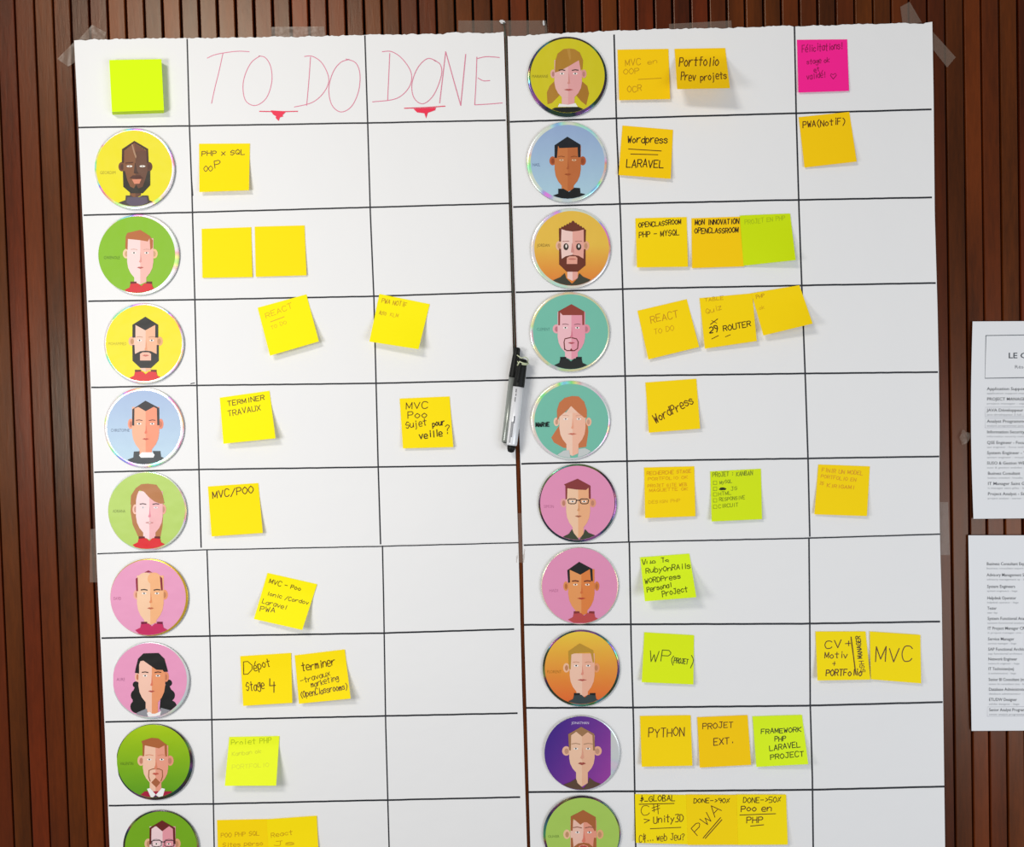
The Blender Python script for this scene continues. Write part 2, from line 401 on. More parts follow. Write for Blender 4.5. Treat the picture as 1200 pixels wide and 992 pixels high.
for st in [c2((413, 517), (500, 519), (590, 517)), c3((293, 503), (400, 499), (482, 493))]: head.ribbon(st, 1.1, (228, 60, 95))
head.poly((238, 40, 78), c2((465, 513), (538, 517), (520, 535), (524, 541), (508, 545), (502, 562), (488, 548), (490, 540), (476, 532)))
head.poly((238, 40, 78), c3((335, 505), (440, 500), (436, 512), (402, 524), (394, 550), (386, 526), (352, 522)))
head.build('red_lettering', INK, sUL)

# ---------------------------------------------------------------- sticky notes
NOTE = {}
def note_mat(rgb):
    if rgb not in NOTE:
        m, nt, b = principled('sticky_note_paper', lin(rgb), 0.7, 0, 0.2)
        add_bump(nt, b, 30, 0.15, 0.003, 2)
        NOTE[rgb] = m
    return NOTE[rgb]
def inv_bil(q, p):
    u = v = 0.5
    for _ in range(8):
        X, Y = bil(q, u, v); ex, ey = p[0] - X, p[1] - Y
        a = bil(q, u + 1e-3, v); b_ = bil(q, u, v + 1e-3)
        j11, j21 = (a[0] - X) / 1e-3, (a[1] - Y) / 1e-3; j12, j22 = (b_[0] - X) / 1e-3, (b_[1] - Y) / 1e-3
        det = j11 * j22 - j12 * j21
        u += (ex * j22 - ey * j12) / det; v += (j11 * ey - j21 * ex) / det
    return u, v
def bil(q, u, v):
    (ax, ay), (bx, by), (cx, cy), (dx, dy) = q
    return ((ax * (1 - u) + bx * u) * (1 - v) + (dx * (1 - u) + cx * u) * v, (ay * (1 - u) + by * u) * (1 - v) + (dy * (1 - u) + cy * u) * v)
def sticky(q, rgb, label, lift=(4, 6), texts=None, base=0.8, v0=0.22, pw=1.5, group=None):
    """q: four corners TL TR BR BL; lift: how far (mm) the lower left and lower right corners stand off the sheet"""
    lift = (lift[0] * 1.3, lift[1] * 1.3)
    def dep(u, v):
        t = max(0, (v - v0) / (1 - v0)) ** pw
        x, y = bil(q, u, v)
        return S(x, y) + base * 0.001 + t * (lift[0] * (1 - u) + lift[1] * u) * 0.001 + 0.0002 * math.sin(u * 3.1)
    nx, ny = 8, 14; vs = []; fs = []
    cx, cy = bil(q, 0.5, 0.0); O = P(cx, cy, S(cx, cy) + base * 0.001)
    for j in range(ny + 1):
        for i in range(nx + 1):
            u, v = i / nx, j / ny; x, y = bil(q, u, v); vs.append(P(x, y, dep(u, v)))
    for j in range(ny):
        for i in range(nx):
            a = j * (nx + 1) + i; fs.append((a, a + nx + 1, a + nx + 2, a + 1))
    if texts:
        th = empty('sticky_note', O, label, 'sticky note', group)
        o = link('note_paper', mesh_from('note_paper', vs, fs, O), note_mat(rgb), th, smooth=True); solidify(o, 0.00015)
        art = Art(lambda x, y: dep(*inv_bil(q, (x, y))), step=0.0000004, base=0.00012)
        texts(art); art.build('handwriting', INK, th)
    else:
        th = link('sticky_note', mesh_from('sticky_note', vs, fs, O), note_mat(rgb), smooth=True); solidify(th, 0.00015)
        th.location = O; tag(th, label, 'sticky note', group)
    return th
Y1 = (255, 228, 0); Y2 = (255, 219, 0); Y3 = (255, 208, 0); YL = (255, 241, 0); G1 = (218, 240, 20); G2 = (222, 250, 30)
DK = (92, 52, 10); BK = (60, 34, 10); FT = (226, 178, 0); FD = (200, 150, 10); GR = (84, 92, 8)
H_ = lambda *a, **k: (lambda s: s.hand(*a, **k))
def seq(*fns):
    def run(s):
        for f in fns: f(s)
    return run
def ln(x0, y0, x1, y1, w=0.9, c=DK): return lambda s: s.ribbon([(x0, y0), ((x0 + x1) / 2, (y0 + y1) / 2), (x1, y1)], w, c)
gL = 'yellow and green sticky notes on the left sheets'; gR = 'sticky notes on the right sheets'
sticky([(233.3, 168.3), (292.8, 168), (291.8, 222.8), (233.6, 225)], Y1, 'yellow sticky note with two short written lines, beside the dark-skinned bearded portrait', (5, 6),
       seq(H_('PHP x SQL', 236.5, 183, 287, 180.5, 6, DK, 1.1), H_('OO', 239, 201, 249, 200.5, 6.5, DK, 1), H_('P', 252, 197.5, 259, 196, 8, DK, 1)), group=gL)
sticky([(236.3, 268), (294.4, 266), (295.8, 324.5), (237.2, 325.5)], Y1, 'blank yellow sticky note, left one of the blank pair in the second portrait row', (1.2, 1.2), group=gL)
sticky([(298.5, 265.5), (356.8, 264), (359.2, 322.5), (299.8, 324.2)], Y1, 'blank yellow sticky note, right one of the blank pair in the second portrait row', (1.5, 2), group=gL)
sticky([(301.9, 360.4), (359, 344.7), (373.7, 399.9), (316.4, 416.6)], YL, 'bright yellow sticky note turned anticlockwise with faint pencil writing, below the blank pair', (8, 8),
       seq(H_('REACT', 312, 372.5, 343, 360.5, 6, FT, .9), ln(317, 377, 333, 371, 1, FT), H_('TO DO', 318, 386, 336, 379, 4, FT, .6)), group=gL)
sticky([(444.6, 344.2), (503.6, 356.2), (490.4, 409), (432.8, 400.1)], YL, 'bright yellow sticky note turned clockwise across the thin line between the two left columns', (10, 14),
       seq(H_('PWA NOTIF', 447, 354.5, 476, 359.5, 5, FD, .9), H_('AUTO', 444, 368, 452, 369.5, 4, FD, .7), H_('KLM', 457, 370, 466, 372, 4, FT, .7)), group=gL)
sticky([(257.5, 465.8), (315.7, 457.6), (322.9, 513.4), (261.8, 519.8)], YL, 'yellow sticky note with two lines in capitals, beside the pale blue disc on the left', (9, 11),
       seq(H_('TERMINER', 267, 476, 310, 468, 5.5, DK, 1.1), H_('TRAVAUX', 267.5, 488, 305.5, 480, 6.5, DK, 1.0)), group=gL)
sticky([(468.3, 466.8), (526.8, 464.3), (531.3, 523.6), (472.2, 525.2)], Y1, 'yellow sticky note with four messy lines and a question mark in the second left column', (4, 4),
       seq(H_('MVC', 476, 479, 501.5, 477.5, 7.5, DK, 1.1), H_('Poo', 478, 490.5, 500.5, 488.5, 7.5, DK, 1.1), H_('Sujet', 476, 502, 500, 497.5, 7.5, DK, 1.1),
           H_('pour', 507, 499.5, 521, 497.5, 6.5, BK, 1.5), H_('veille', 491.5, 514, 518.5, 510, 7.5, BK, 1.4), H_('?', 522, 509, 527, 508.5, 10, DK, 1.1)), group=gL)
sticky([(243.6, 569.8), (302.6, 565.7), (308, 624.2), (248, 628.3)], Y1, 'yellow sticky note with one slashed line in capitals, beside the long-haired portrait on light green', (4, 5),
       H_('MVC/POO', 249.3, 583.5, 297, 577.5, 8, DK, 1.2), group=gL)
sticky([(313.5, 671), (371.6, 684.2), (354.2, 737.8), (297.5, 725)], YL, 'yellow sticky note turned clockwise with four small lines, beside the gold-rimmed portrait disc', (8, 14),
       seq(H_('MVC', 315, 683, 329, 687, 5.5, DK, 1), H_('- Poo', 333, 687.5, 352, 692, 4.5, DK, 1), H_('Ionic /Cordov', 312.5, 697, 361, 708.5, 4.5, DK, .9),
           H_('Laravel', 307, 706, 335, 714, 5, DK, .9), H_('PWA', 304.5, 715.5, 322, 717.5, 5.5, DK, 1)), group=gL)
sticky([(281.5, 768.6), (341.2, 764.7), (342.6, 823.2), (285, 826.8)], Y1, 'yellow sticky note with two large words, left of the pair beside the wavy black-haired portrait', (5, 6),
       seq(H_('D', 285.5, 789, 296, 788, 15, DK, 1), H_('épot', 298, 786, 317, 780, 9, DK, 1.1), H_('Stage', 289, 810, 310, 806, 10, DK, 1.1), H_('4', 316, 808, 323, 807.5, 12, DK, 1.3)), group=gL)
sticky([(345.4, 767.6), (404, 760.6), (411, 818.2), (350.3, 824.3)], Y1, 'yellow sticky note crowded with four written lines, right of the pair by the wavy-haired portrait', (6, 12),
       seq(H_('terminer', 354, 786.5, 393, 778.5, 9, DK, 1.2), H_('-travaux', 352.5, 800.5, 387, 791, 6, DK, 1), H_('marketing', 365, 805, 397, 796.5, 6.5, DK, 1),
           H_('(OpenClassrooms)', 352.5, 817, 407, 807, 7, DK, 1)), group=gL)
sticky([(268.7, 863.2), (327.4, 862), (323.6, 920.2), (263.4, 920.4)], (238, 252, 40), 'pale yellow-green sticky note with a darker glued strip, lifting off the lower left sheet', (15, 15),
       seq(H_('Projet PHP', 271, 873, 318, 869.5, 6, (176, 196, 20), .9), H_('Kanban ok', 272, 885, 306, 882, 4.5, (210, 216, 30), .8), H_('PORTFOLIO', 272, 901, 315, 898, 5, (222, 228, 36), .8)), v0=.17, pw=1.1, group=gL)
sticky([(254.3, 960.6), (313.4, 959.3), (315.6, 1018), (256, 1020)], Y2, 'orange-yellow sticky note cut by the bottom edge, left one of the lowest overlapping pair', (3, 3),
       seq(H_('POO PHP SQL', 259, 981, 304, 978, 5, FD, .8), H_('Sites perso', 261, 992, 308, 990, 5, FD, .8)), base=0.7, group=gL)
sticky([(312.6, 959.6), (371.2, 955.4), (374, 1014), (316, 1018)], Y1, 'yellow sticky note cut by the bottom edge, right one of the lowest overlapping pair', (3, 5),
       seq(H_('React', 318, 981, 343, 977, 5, FD, .8), H_('Js', 321, 991, 345, 989, 5, FD, .8)), base=1.1, group=gL)
# right sheets
sticky([(723.6, 58.2), (783.3, 57.2), (785.4, 116), (725.6, 117.4)], Y3, 'orange-yellow sticky note with faint grey pencil words, top left of the right sheet', (3, 4),
       seq(H_('MVC', 733, 77, 751, 75, 7.5, FD, .9), H_('en', 759, 75.5, 770, 74, 5, FD, .8), H_('OOP', 731, 87.5, 749, 85.5, 6.5, FD, .9),
           ln(748, 93, 775, 91.5, .8, FD), H_('OCR', 735.5, 108.5, 752, 106.5, 7, FD, .9)), group=gR)
sticky([(790.5, 57.2), (849.8, 56.2), (855.4, 103.2), (793.5, 104.4)], Y3, 'yellow sticky note with two bold lines curling strongly off the sheet, at the top', (24, 30),
       seq(H_('Portfolio', 796, 77, 842, 77.5, 10.5, DK, 1.3), H_('Prev', 798, 94, 815, 94, 9, DK, 1.2), H_('projets', 821, 95, 851.5, 91.5, 8, DK, 1.2)), v0=.2, pw=1.2, group=gR)
sticky([(729.5, 147), (788.7, 152), (786, 209.4), (724.8, 205)], Y3, 'yellow sticky note with two words parted by a double line, beside the light blue disc', (3, 5),
       seq(H_('Wordpress', 735.5, 167, 782, 167.5, 8, BK, 1.3), ln(736.5, 174.5, 775, 176.8, 1), ln(739, 180.4, 771, 181.2, 1), H_('LARAVEL', 734, 196, 777.5, 196, 9, BK, 1.3)), group=gR)
PK = (150, 10, 80)
def heart(s): s.ribbon([(976.5, 92.5), (973.2, 88.5), (974, 86.3), (976.3, 87.5), (979, 85.8), (980.3, 88), (976.5, 92.5)], 0.9, PK)
sticky([(934, 46.6), (992.8, 46.1), (995, 106.4), (935.6, 108.4)], (255, 32, 150), 'hot pink sticky note with a small drawn heart at top right of the board', (2, 2),
       seq(H_('Félicitations!', 940, 61, 987, 57.5, 8, PK, 1), H_('stage ok', 945.5, 75, 972, 73, 5.5, PK, 1), H_('et', 954, 84.5, 960.5, 83, 5, PK, 1), H_('validé!', 945.5, 93, 967, 90.5, 6.5, PK, 1), heart), group=gR)
sticky([(936, 137.2), (995.3, 131), (1004, 189.2), (942.8, 196.2)], Y3, 'yellow sticky note with one line on top, just below the pink one', (2, 5),
       H_('PWA(NotiF)', 941, 149.5, 990, 145.5, 7.5, DK, 1.2), group=gR)
sticky([(744.6, 255.6), (804.7, 254.2), (806.3, 312.4), (746.4, 313.2)], Y2, 'yellow sticky note with bold capitals, just left of the overlapping yellow and green pair', (5, 5),
       seq(H_('OPENCLASSROOM', 748.5, 266.5, 798, 262.5, 5.5, BK, 1.2), H_('PHP - MYSQL', 749, 278.5, 796, 275, 6.5, BK, 1.2)), group=gR)
sticky([(810.3, 255.6), (868.5, 253.6), (872, 312), (811, 314)], Y3, 'orange-yellow sticky note with two bold lines, its right edge tucked under a green note', (2, 2),
       seq(H_('MON INNOVATION', 814.5, 263.5, 866, 262, 6, BK, 1.3), H_('OPENCLASSROOM', 814, 273.5, 865, 272.5, 6, BK, 1.3)), base=0.6, group=gR)
sticky([(867, 252.4), (925.9, 250), (932.5, 304.6), (871.3, 311.2)], (208, 232, 0), 'lime green sticky note overlapping the yellow one on its left, its lower right corner raised', (1.5, 12),
       H_('PROJET EN PHP', 873, 263, 920, 257.5, 5, (178, 200, 0), .9), base=1.2, group=gR)
sticky([(747, 364), (804.8, 350.4), (819.4, 406.4), (759.8, 421)], Y2, 'yellow sticky note turned anticlockwise with two faint lines, beside the thin goatee portrait on teal', (4, 6),
       seq(H_('REACT', 763, 378.5, 795, 371, 8, (206, 150, 10), 1), H_('TO DO', 767, 391.5, 790, 387, 6, (214, 160, 8), .8)), group=gR)
sticky([(819.7, 349.2), (881.5, 343.5), (886.9, 399.4), (826, 408.4)], Y2, 'yellow sticky note with a number and dark word in its lower half, middle of three', (5, 8),
       seq(H_('TABLE', 826, 353.5, 848, 350.5, 4, FD, .7), H_('Quiz', 828, 368, 846, 362.5, 6, FD, .8), ln(832.5, 380, 841, 373.5, 1), ln(834, 375.5, 840, 378.5, .7),
           H_('29', 831.5, 389.5, 841, 388.5, 7, BK, 1.4), H_('ROUTER', 848, 388, 880, 381.5, 6.5, BK, 1.3), ln(834, 397, 842, 393, .9), ln(850, 394.5, 856, 392, .8)), group=gR)
sticky([(880.6, 343.4), (936.8, 334), (952.4, 379), (894.6, 393)], Y2, 'nearly blank yellow sticky note tilted anticlockwise across the line between two right columns', (9, 16),
       seq(H_('PHP', 886.5, 350, 896, 347.5, 4, FD, .8), H_('ok', 890, 363, 896, 361, 4, FT, .8)), base=1.3, group=gR)
sticky([(756.3, 448), (816, 443.6), (820.5, 502), (760.4, 506.8)], Y2, 'yellow sticky note with one word slanting upward, beside the auburn-haired woman portrait', (4, 6),
       H_('WordPress', 768.5, 496, 813, 472, 9.5, DK, 1.3), group=gR)
FO = (226, 160, 0)
sticky([(754.8, 547.6), (813.6, 546.1), (815, 604.6), (756, 606.8)], Y2, 'yellow sticky note with faint small pencil lines, left of the green checklist note', (7, 5),
       seq(H_('RECHERCHE STAGE', 758, 556.5, 810, 553.5, 4, FO, .9), H_('PORTFOLIO OK', 759.5, 563, 806, 560.5, 3.5, FO, .7), H_('PROJET SITE WEB', 759, 571, 805, 569, 3.5, FO, .7),
           H_('MAQUETTE OK', 761, 576, 806, 574, 3.5, FO, .7), H_('DESIGN PHP', 760, 590, 797, 588, 3.5, FT, .7)), group=gR)
GF = (130, 146, 6)
def boxes(s):
    for y in (567.5, 574.5, 581, 588, 595.5): s.ribbon([(836, y), (836, y - 4), (840, y - 4), (840, y), (836, y)], .8, (150, 168, 8))
    s.poly((40, 46, 6), [(842, 573.3), (844.5, 571), (848, 570.8), (851.5, 572.2), (850, 574), (845, 574.2)])
sticky([(832.3, 552.2), (891.7, 549), (893.1, 608), (834, 610.8)], (216, 238, 20), 'lime green sticky note with a checklist and one blacked out word', (5, 5),
       seq(H_('PROJET : KANBAN', 835, 558.5, 882, 556.5, 5, GF, 1), boxes, H_('MySQL', 843.5, 567, 858, 565.5, 4, GF, .8), H_('JS', 856.5, 574.5, 864, 573.5, 4, GF, .8),
           H_('HTML', 842, 580.5, 857, 579, 4, GF, .8), H_('RESPONSIVE', 843, 587, 873, 584.5, 4, GF, .8), H_('CIRCUIT', 842, 595, 865, 593, 4, GF, .8)), group=gR)
sticky([(959, 544), (1019.3, 546.2), (1016, 604.4), (954.4, 602.4)], Y2, 'yellow sticky note with three faint lines, alone in its box right of the green checklist', (3, 6),
       seq(H_('FINIR UN MODEL', 963, 552.5, 1011, 556.5, 4.5, FO, .9), H_('PORTFOLIO EN', 962, 559.5, 1003, 564, 4, FO, .8), H_('JS', 960, 567.5, 965, 568, 3.5, FO, .8), H_('KIRIGAMI', 969, 570.5, 1001, 573, 4, FO, .9)), group=gR)
sticky([(750, 652.8), (807.8, 648.4), (816, 699.5), (755.8, 704.3)], G2, 'yellow-green sticky note filled with five lines of writing, bottom curled far out', (18, 22),
       seq(H_('Vue Js', 752.5, 662.5, 784, 659.5, 6.5, GR, 1.2), H_('RubyOnRAils', 757, 671.5, 809, 665.5, 6, GR, 1.2), H_('WORDPress', 756, 683.5, 797.5, 677.5, 5.5, GR, 1.2),
           H_('Personal', 758.5, 693.5, 787, 687.5, 5.5, GR, 1.2), H_('ProJect', 776.5, 699, 806, 692.5, 6.5, GR, 1.2)), v0=.18, pw=1.2, group=gR)
sticky([(755, 740.5), (813.3, 744), (812.6, 801.6), (752, 799)], (224, 244, 20), 'yellow-green sticky note with two big letters and a bracketed word, beside the blond portrait', (5, 5),
       seq(H_('WP', 760.5, 774, 785, 775.5, 13, GR, 1.1), H_('(', 786, 777.5, 789, 777.5, 10, GR, 1.1), H_('PROJET', 789.5, 776.5, 806, 778, 6, GR, 1.2), H_(')', 808, 780, 812, 780, 13, GR, 1.1)), group=gR)
def ssh(s):
    s.hand('SSH', 1014, 787, 1012, 774, 5.5, DK, 1); s.hand('MANAGER', 1010.5, 771, 1008, 745, 5, BK, 1.2)
sticky([(955.6, 739.6), (1014.4, 739.5), (1020, 796), (958, 797)], Y1, 'yellow sticky note with words written sideways along its right edge, at lower right', (6, 6),
       seq(H_('CV+', 967, 759.5, 997, 757, 9, DK, 1.2), H_('Motiv', 966.5, 771, 993, 770.5, 7, DK, 1.1), H_('+', 974, 781, 979, 781, 7, DK, 1), H_('PORTFolio', 968, 791.5, 1010, 791.5, 7.5, DK, 1.3),
           ln(997.3, 746, 1003, 790, 1.2), ssh), group=gR)
sticky([(1019.3, 739.6), (1078.6, 743.6), (1079.5, 800.4), (1020.6, 795.6)], Y1, 'yellow sticky note with three large capital letters, rightmost note of the lower right pair', (4, 6),
       H_('MVC', 1026, 775.5, 1069, 774.5, 17, DK, 1.3), base=1.3, group=gR)
sticky([(750, 838.6), (809.3, 837.6), (811.5, 896.8), (752, 898)], Y2, 'yellow sticky note with one word in spiky capitals, just right of the purple disc', (5, 6),
       H_('PYTHON', 760, 863.5, 802, 861.5, 10, DK, 1.2), group=gR)
sticky([(817, 840), (876, 837.5), (880.3, 895.8), (820, 899)], Y3, 'orange-yellow sticky note with two short words, middle of the three beside the purple disc', (3, 3),
       seq(H_('PROJET', 823.5, 854, 859, 852, 6.5, DK, 1.2), H_('EXT.', 836.5, 872.5, 859, 870.5, 7.5, DK, 1.2)), group=gR)
sticky([(881.8, 839), (939.8, 837.2), (947.2, 895), (886.4, 898.2)], G2, 'yellow-green sticky note with four lines of black capitals, farthest right in the purple disc row', (5, 12),
       seq(H_('FRAMEWORK', 892, 859.5, 939, 857, 5.5, (50, 56, 6), 1.2), H_('PHP', 908, 868.5, 921, 867.5, 5.5, (50, 56, 6), 1.2), H_('LARAVEL', 902, 879.5, 938, 874.5, 6, (50, 56, 6), 1.2),
           H_('PROJECT', 903, 890, 942, 885.5, 6, (50, 56, 6), 1.2)), group=gR)
sticky([(744, 930), (804.5, 931), (806, 989), (745.2, 987.2)], Y1, 'yellow sticky note with four crowded lines, leftmost of the three in the lowest right row', (4, 3),
       seq(H_('$_GLOBAL', 750, 939, 791, 937.5, 6.5, BK, 1.2), ln(749, 942, 790, 941, 1), H_('C#', 752, 954.5, 774, 951, 10, DK, .9), H_('>', 753, 965.5, 762, 964, 7, DK, 1), H_('Unity3D', 766, 964.5, 801, 961.5, 8, DK, 1.1),
           ln(762, 970.6, 798, 969, .9), H_('C#... web Jeu?', 749, 986, 802, 983.5, 8, DK, .9)), base=.8, group=gR)
sticky([(804.2, 930.5), (863.5, 931), (864.8, 989.4), (806, 989.6)], Y2, 'yellow sticky note with three double-underlined letters running uphill, middle of the lowest right row', (3, 3),
       seq(H_('DONE->90%', 813, 940.5, 855, 940, 5, BK, 1.1), H_('PWA', 817, 978.5, 846, 949, 12, DK, 1), ln(824, 981.5, 844.5, 957.5, 1), ln(826.5, 982, 846, 960, 1)), base=1.1, group=gR)
sticky([(863.2, 930.5), (921.2, 930.6), (923.2, 989.2), (864.8, 989.6)], Y1, 'yellow sticky note with a percentage above two underlined words, rightmost of the lowest right row', (3, 5),
       seq(H_('DONE->50%', 871, 940, 915, 939.5, 6, BK, 1.1), H_('Poo en', 868.5, 950.5, 904, 949.5, 7, DK, 1.2), ln(867, 954.6, 909, 953, 1), H_('PHP', 875, 964, 894, 963, 7, DK, 1.2), ln(879.5, 967.5, 895, 966, 1)), base=1.4, group=gR)
# pad of green notes
q = [(128, 70.3), (189.2, 69.2), (192.2, 129), (131.2, 131)]
th = empty('sticky_note_pad', P(160, 100, S(160, 100)), 'thick lime green pad of sticky notes at the top left of the board', 'note pad')
O = th.location
NL = 26; d0 = S(160, 100) + 0.0005; TH = 0.0125
vs = []; fs = []
for k in range(NL + 1):   # leaves of the pad: a faintly stepped block
    d = d0 + TH * k / NL
    for (x, y) in q:
        jx = random.uniform(-.12, .12) - 5.2 * (1 - k / NL) if k < NL else 0
        # the block stands straight out of the wall
        w0 = P(x, y, d0 + TH); vs.append(Vector((w0.x + jx * 0.001, -d, w0.z)))
for k in range(NL):
    for i in range(4):
        a = k * 4 + i; b2 = k * 4 + (i + 1) % 4; fs.append((a, b2, b2 + 4, a + 4))
fs.append((NL * 4, NL * 4 + 3, NL * 4 + 2, NL * 4 + 1)); fs.append((0, 1, 2, 3))
link('leaf_block', mesh_from('leaf_block', vs, fs[:-2] + [fs[-1]], O), solid('pad_edge', (196, 228, 0), 0.7), th)
top = [vs[NL * 4 + i] + Vector((0, -0.0001, 0)) for i in range(4)]
link('top_leaf', mesh_from('top_leaf', top, [(0, 3, 2, 1)], O), note_mat((216, 255, 0)), th)

# ---------------------------------------------------------------- portrait discs
def disc_mat(name, rgb, rough, iri=0.0, metal=1.0):
    """polished disc; iri = strength of the diffraction colours, which turn with the angle of view"""
    m, nt, b = principled(name, lin(rgb), rough, metal, 0.5)
    if iri:
        N = nt.nodes; K = nt.links
        tc = N.new('ShaderNodeTexCoord'); nrm = N.new('ShaderNodeVectorMath'); nrm.operation = 'NORMALIZE'; K.new(tc.outputs['Object'], nrm.inputs[0])
        g = N.new('ShaderNodeNewGeometry'); dt = N.new('ShaderNodeVectorMath'); dt.operation = 'DOT_PRODUCT'
        K.new(nrm.outputs[0], dt.inputs[0]); K.new(g.outputs['Incoming'], dt.inputs[1])
        nz = N.new('ShaderNodeTexNoise'); nz.inputs['Scale'].default_value = 1.6; nz.inputs['Detail'].default_value = 1
        oi = N.new('ShaderNodeObjectInfo'); ad = N.new('ShaderNodeVectorMath'); ad.operation = 'ADD'
        sc = N.new('ShaderNodeVectorMath'); sc.operation = 'SCALE'; sc.inputs[0].default_value = (31, 17, 23); K.new(oi.outputs['Random'], sc.inputs['Scale'])
        K.new(nrm.outputs[0], ad.inputs[0]); K.new(sc.outputs[0], ad.inputs[1]); K.new(ad.outputs[0], nz.inputs['Vector'])
        mu = N.new('ShaderNodeMath'); mu.operation = 'MULTIPLY_ADD'; mu.inputs[1].default_value = 2.4; K.new(dt.outputs['Value'], mu.inputs[0])
        m3 = N.new('ShaderNodeMath'); m3.operation = 'MULTIPLY'; m3.inputs[1].default_value = 2.0; K.new(nz.outputs['Fac'], m3.inputs[0]); K.new(m3.outputs[0], mu.inputs[2])
        fr = N.new('ShaderNodeMath'); fr.operation = 'FRACT'; K.new(mu.outputs[0], fr.inputs[0])
        hsv = N.new('ShaderNodeCombineColor'); hsv.mode = 'HSV'; K.new(fr.outputs[0], hsv.inputs[0]); hsv.inputs[1].default_value = .75; hsv.inputs[2].default_value = 1
        ms = N.new('ShaderNodeMapRange'); ms.inputs['From Min'].default_value = .46; ms.inputs['From Max'].default_value = .62
        ms.inputs['To Min'].default_value = iri * .12; ms.inputs['To Max'].default_value = iri; K.new(nz.outputs['Fac'], ms.inputs['Value'])
        mx = N.new('ShaderNodeMix'); mx.data_type = 'RGBA'; mx.inputs[6].default_value = lin(rgb); K.new(hsv.outputs[0], mx.inputs[7]); K.new(ms.outputs[0], mx.inputs[0])
        K.new(mx.outputs[2], b.inputs['Base Color'])
    return m
RIM = {'silver': disc_mat('silver_disc', (244, 244, 238), 0.25, 0.9, 0.35),
       'gold': disc_mat('gold_disc', (232, 190, 62), 0.25, 0, .6),
       'dark': disc_mat('dark_disc', (40, 48, 44), 0.2, 0.35, 0.5),
       'clear': disc_mat('frosted_disc', (222, 226, 226), 0.3, 0.15, 0.3),
       'warm': disc_mat('pale_gold_disc', (246, 240, 196), 0.22, 0.35, 0.4)}
EDGE = solid('disc_edge', (120, 125, 120), 0.25, 0.3)
class Disc:
    def __init__(s, cx, cy, r, rim, lx, ly, lr, bg, label, ox, oy, k=7.933):
        if rim == 'dark': lr -= 0.8
        s.k = k; s.ox = ox; s.oy = oy; s.dep = S(cx, cy) + 0.0024; dep = s.dep
        O = P(cx, cy, dep); R = r * (D - dep) / F
        s.root = empty('portrait_disc', O, label, 'disc', 'shiny compact discs with paper portraits')
        prof = [(R * .985, 0.0006), (R, 0.0002), (R, -0.0008), (R * .992, -0.0013), (R * .955, -0.0014), (R * .5, -0.0014), (R * .14, -0.0014)]
        n = 72; vs = []; fs = []
        for (rr, yy) in prof:
            for i in range(n): a = 2 * math.pi * i / n; vs.append((rr * math.cos(a), yy, rr * math.sin(a)))
        for j in range(len(prof) - 1):
            for i in range(n): fs.append((j * n + i, j * n + (i + 1) % n, (j + 1) * n + (i + 1) % n, (j + 1) * n + i))
        fs.append(tuple((len(prof) - 1) * n + i for i in range(n))); fs.append(tuple(reversed(range(n))))
        me = mesh_from('disc_plate', vs, fs); me.materials.append(RIM[rim]); me.materials.append(EDGE)
        for i, p in enumerate(me.polygons):
            p.material_index = 1 if i < 2 * n else 0
        o = link('disc_plate', me, None, s.root, smooth=True)
        # printed paper label
        s.ld = dep + 0.00148
        vs = []; cs = []; fs = []; nr, na = 8, 60
        for j in range(nr + 1):
            for i in range(na):
                a = 2 * math.pi * i / na; x = lx + lr * j / nr * math.cos(a); y = ly + lr * j / nr * math.sin(a)
                if rim == 'cut' : pass
                xx = x
                if s.root['label'].find('purple') >= 0 and xx > lx + lr * .80: xx = lx + lr * .80
                vs.append(P(xx, y, s.ld)); tx, ty = (xx - lx) / lr, (y - ly) / lr
                c = bg(tx, ty) if callable(bg) else bg
                cs.append(lin(c))
        for j in range(nr):
            for i in range(na):
                a, b_ = j * na + i, j * na + (i + 1) % na; fs.append((a, a + na, b_ + na, b_))
        me = mesh_from('paper_label', vs, fs, O, cs)
        bm = bmesh.new(); bm.from_mesh(me); bmesh.ops.remove_doubles(bm, verts=bm.verts, dist=1e-6); bmesh.ops.recalc_face_normals(bm, faces=bm.faces)
        if bm.faces[0].normal.y > 0: bmesh.ops.reverse_faces(bm, faces=bm.faces)
        bm.to_mesh(me); bm.free()
        s.lab = link('paper_label', me, PRINT, s.root)
        s.art = Art(lambda x, y: s.ld, step=0.00003, base=0.00005, clip=(lx, ly, lr - 0.3))
        if isinstance(bg, tuple): s.bg = bg
    def m(s, p): return (s.ox + p[0] / s.k, s.oy + p[1] / s.k)
    def poly(s, rgb, *pts, smooth=False): s.art.poly(rgb, [s.m(p) for p in pts], smooth)
    def ell(s, rgb, cx, cy, rx, ry): c = s.m((cx, cy)); s.art.ell(rgb, c[0], c[1], rx / s.k, ry / s.k)
    def line(s, rgb, w, *pts, smooth=False): s.art.ribbon([s.m(p) for p in pts], w / s.k, rgb, smooth)
    def name(s, txt, x0, x1, y, rgb, h=30):
        a = s.m((x0, y + h / 2)); s.art.type(txt, a[0], a[1], h / s.k * 1.35, rgb, width=(x1 - x0) / s.k)
    def ears(s, cx, hw, ey, rgb, rgb2=None, rx=32, ry=44):
        s.ell(rgb, cx - hw - 8, ey + 8, rx, ry); s.ell(rgb2 or rgb, cx + hw + 8, ey + 8, rx, ry)
        d = tuple(int(c * .85) for c in (rgb2 or rgb))
        s.ell(d, cx - hw - 6, ey + 10, rx * .5, ry * .6); s.ell(d, cx + hw + 6, ey + 10, rx * .5, ry * .6)
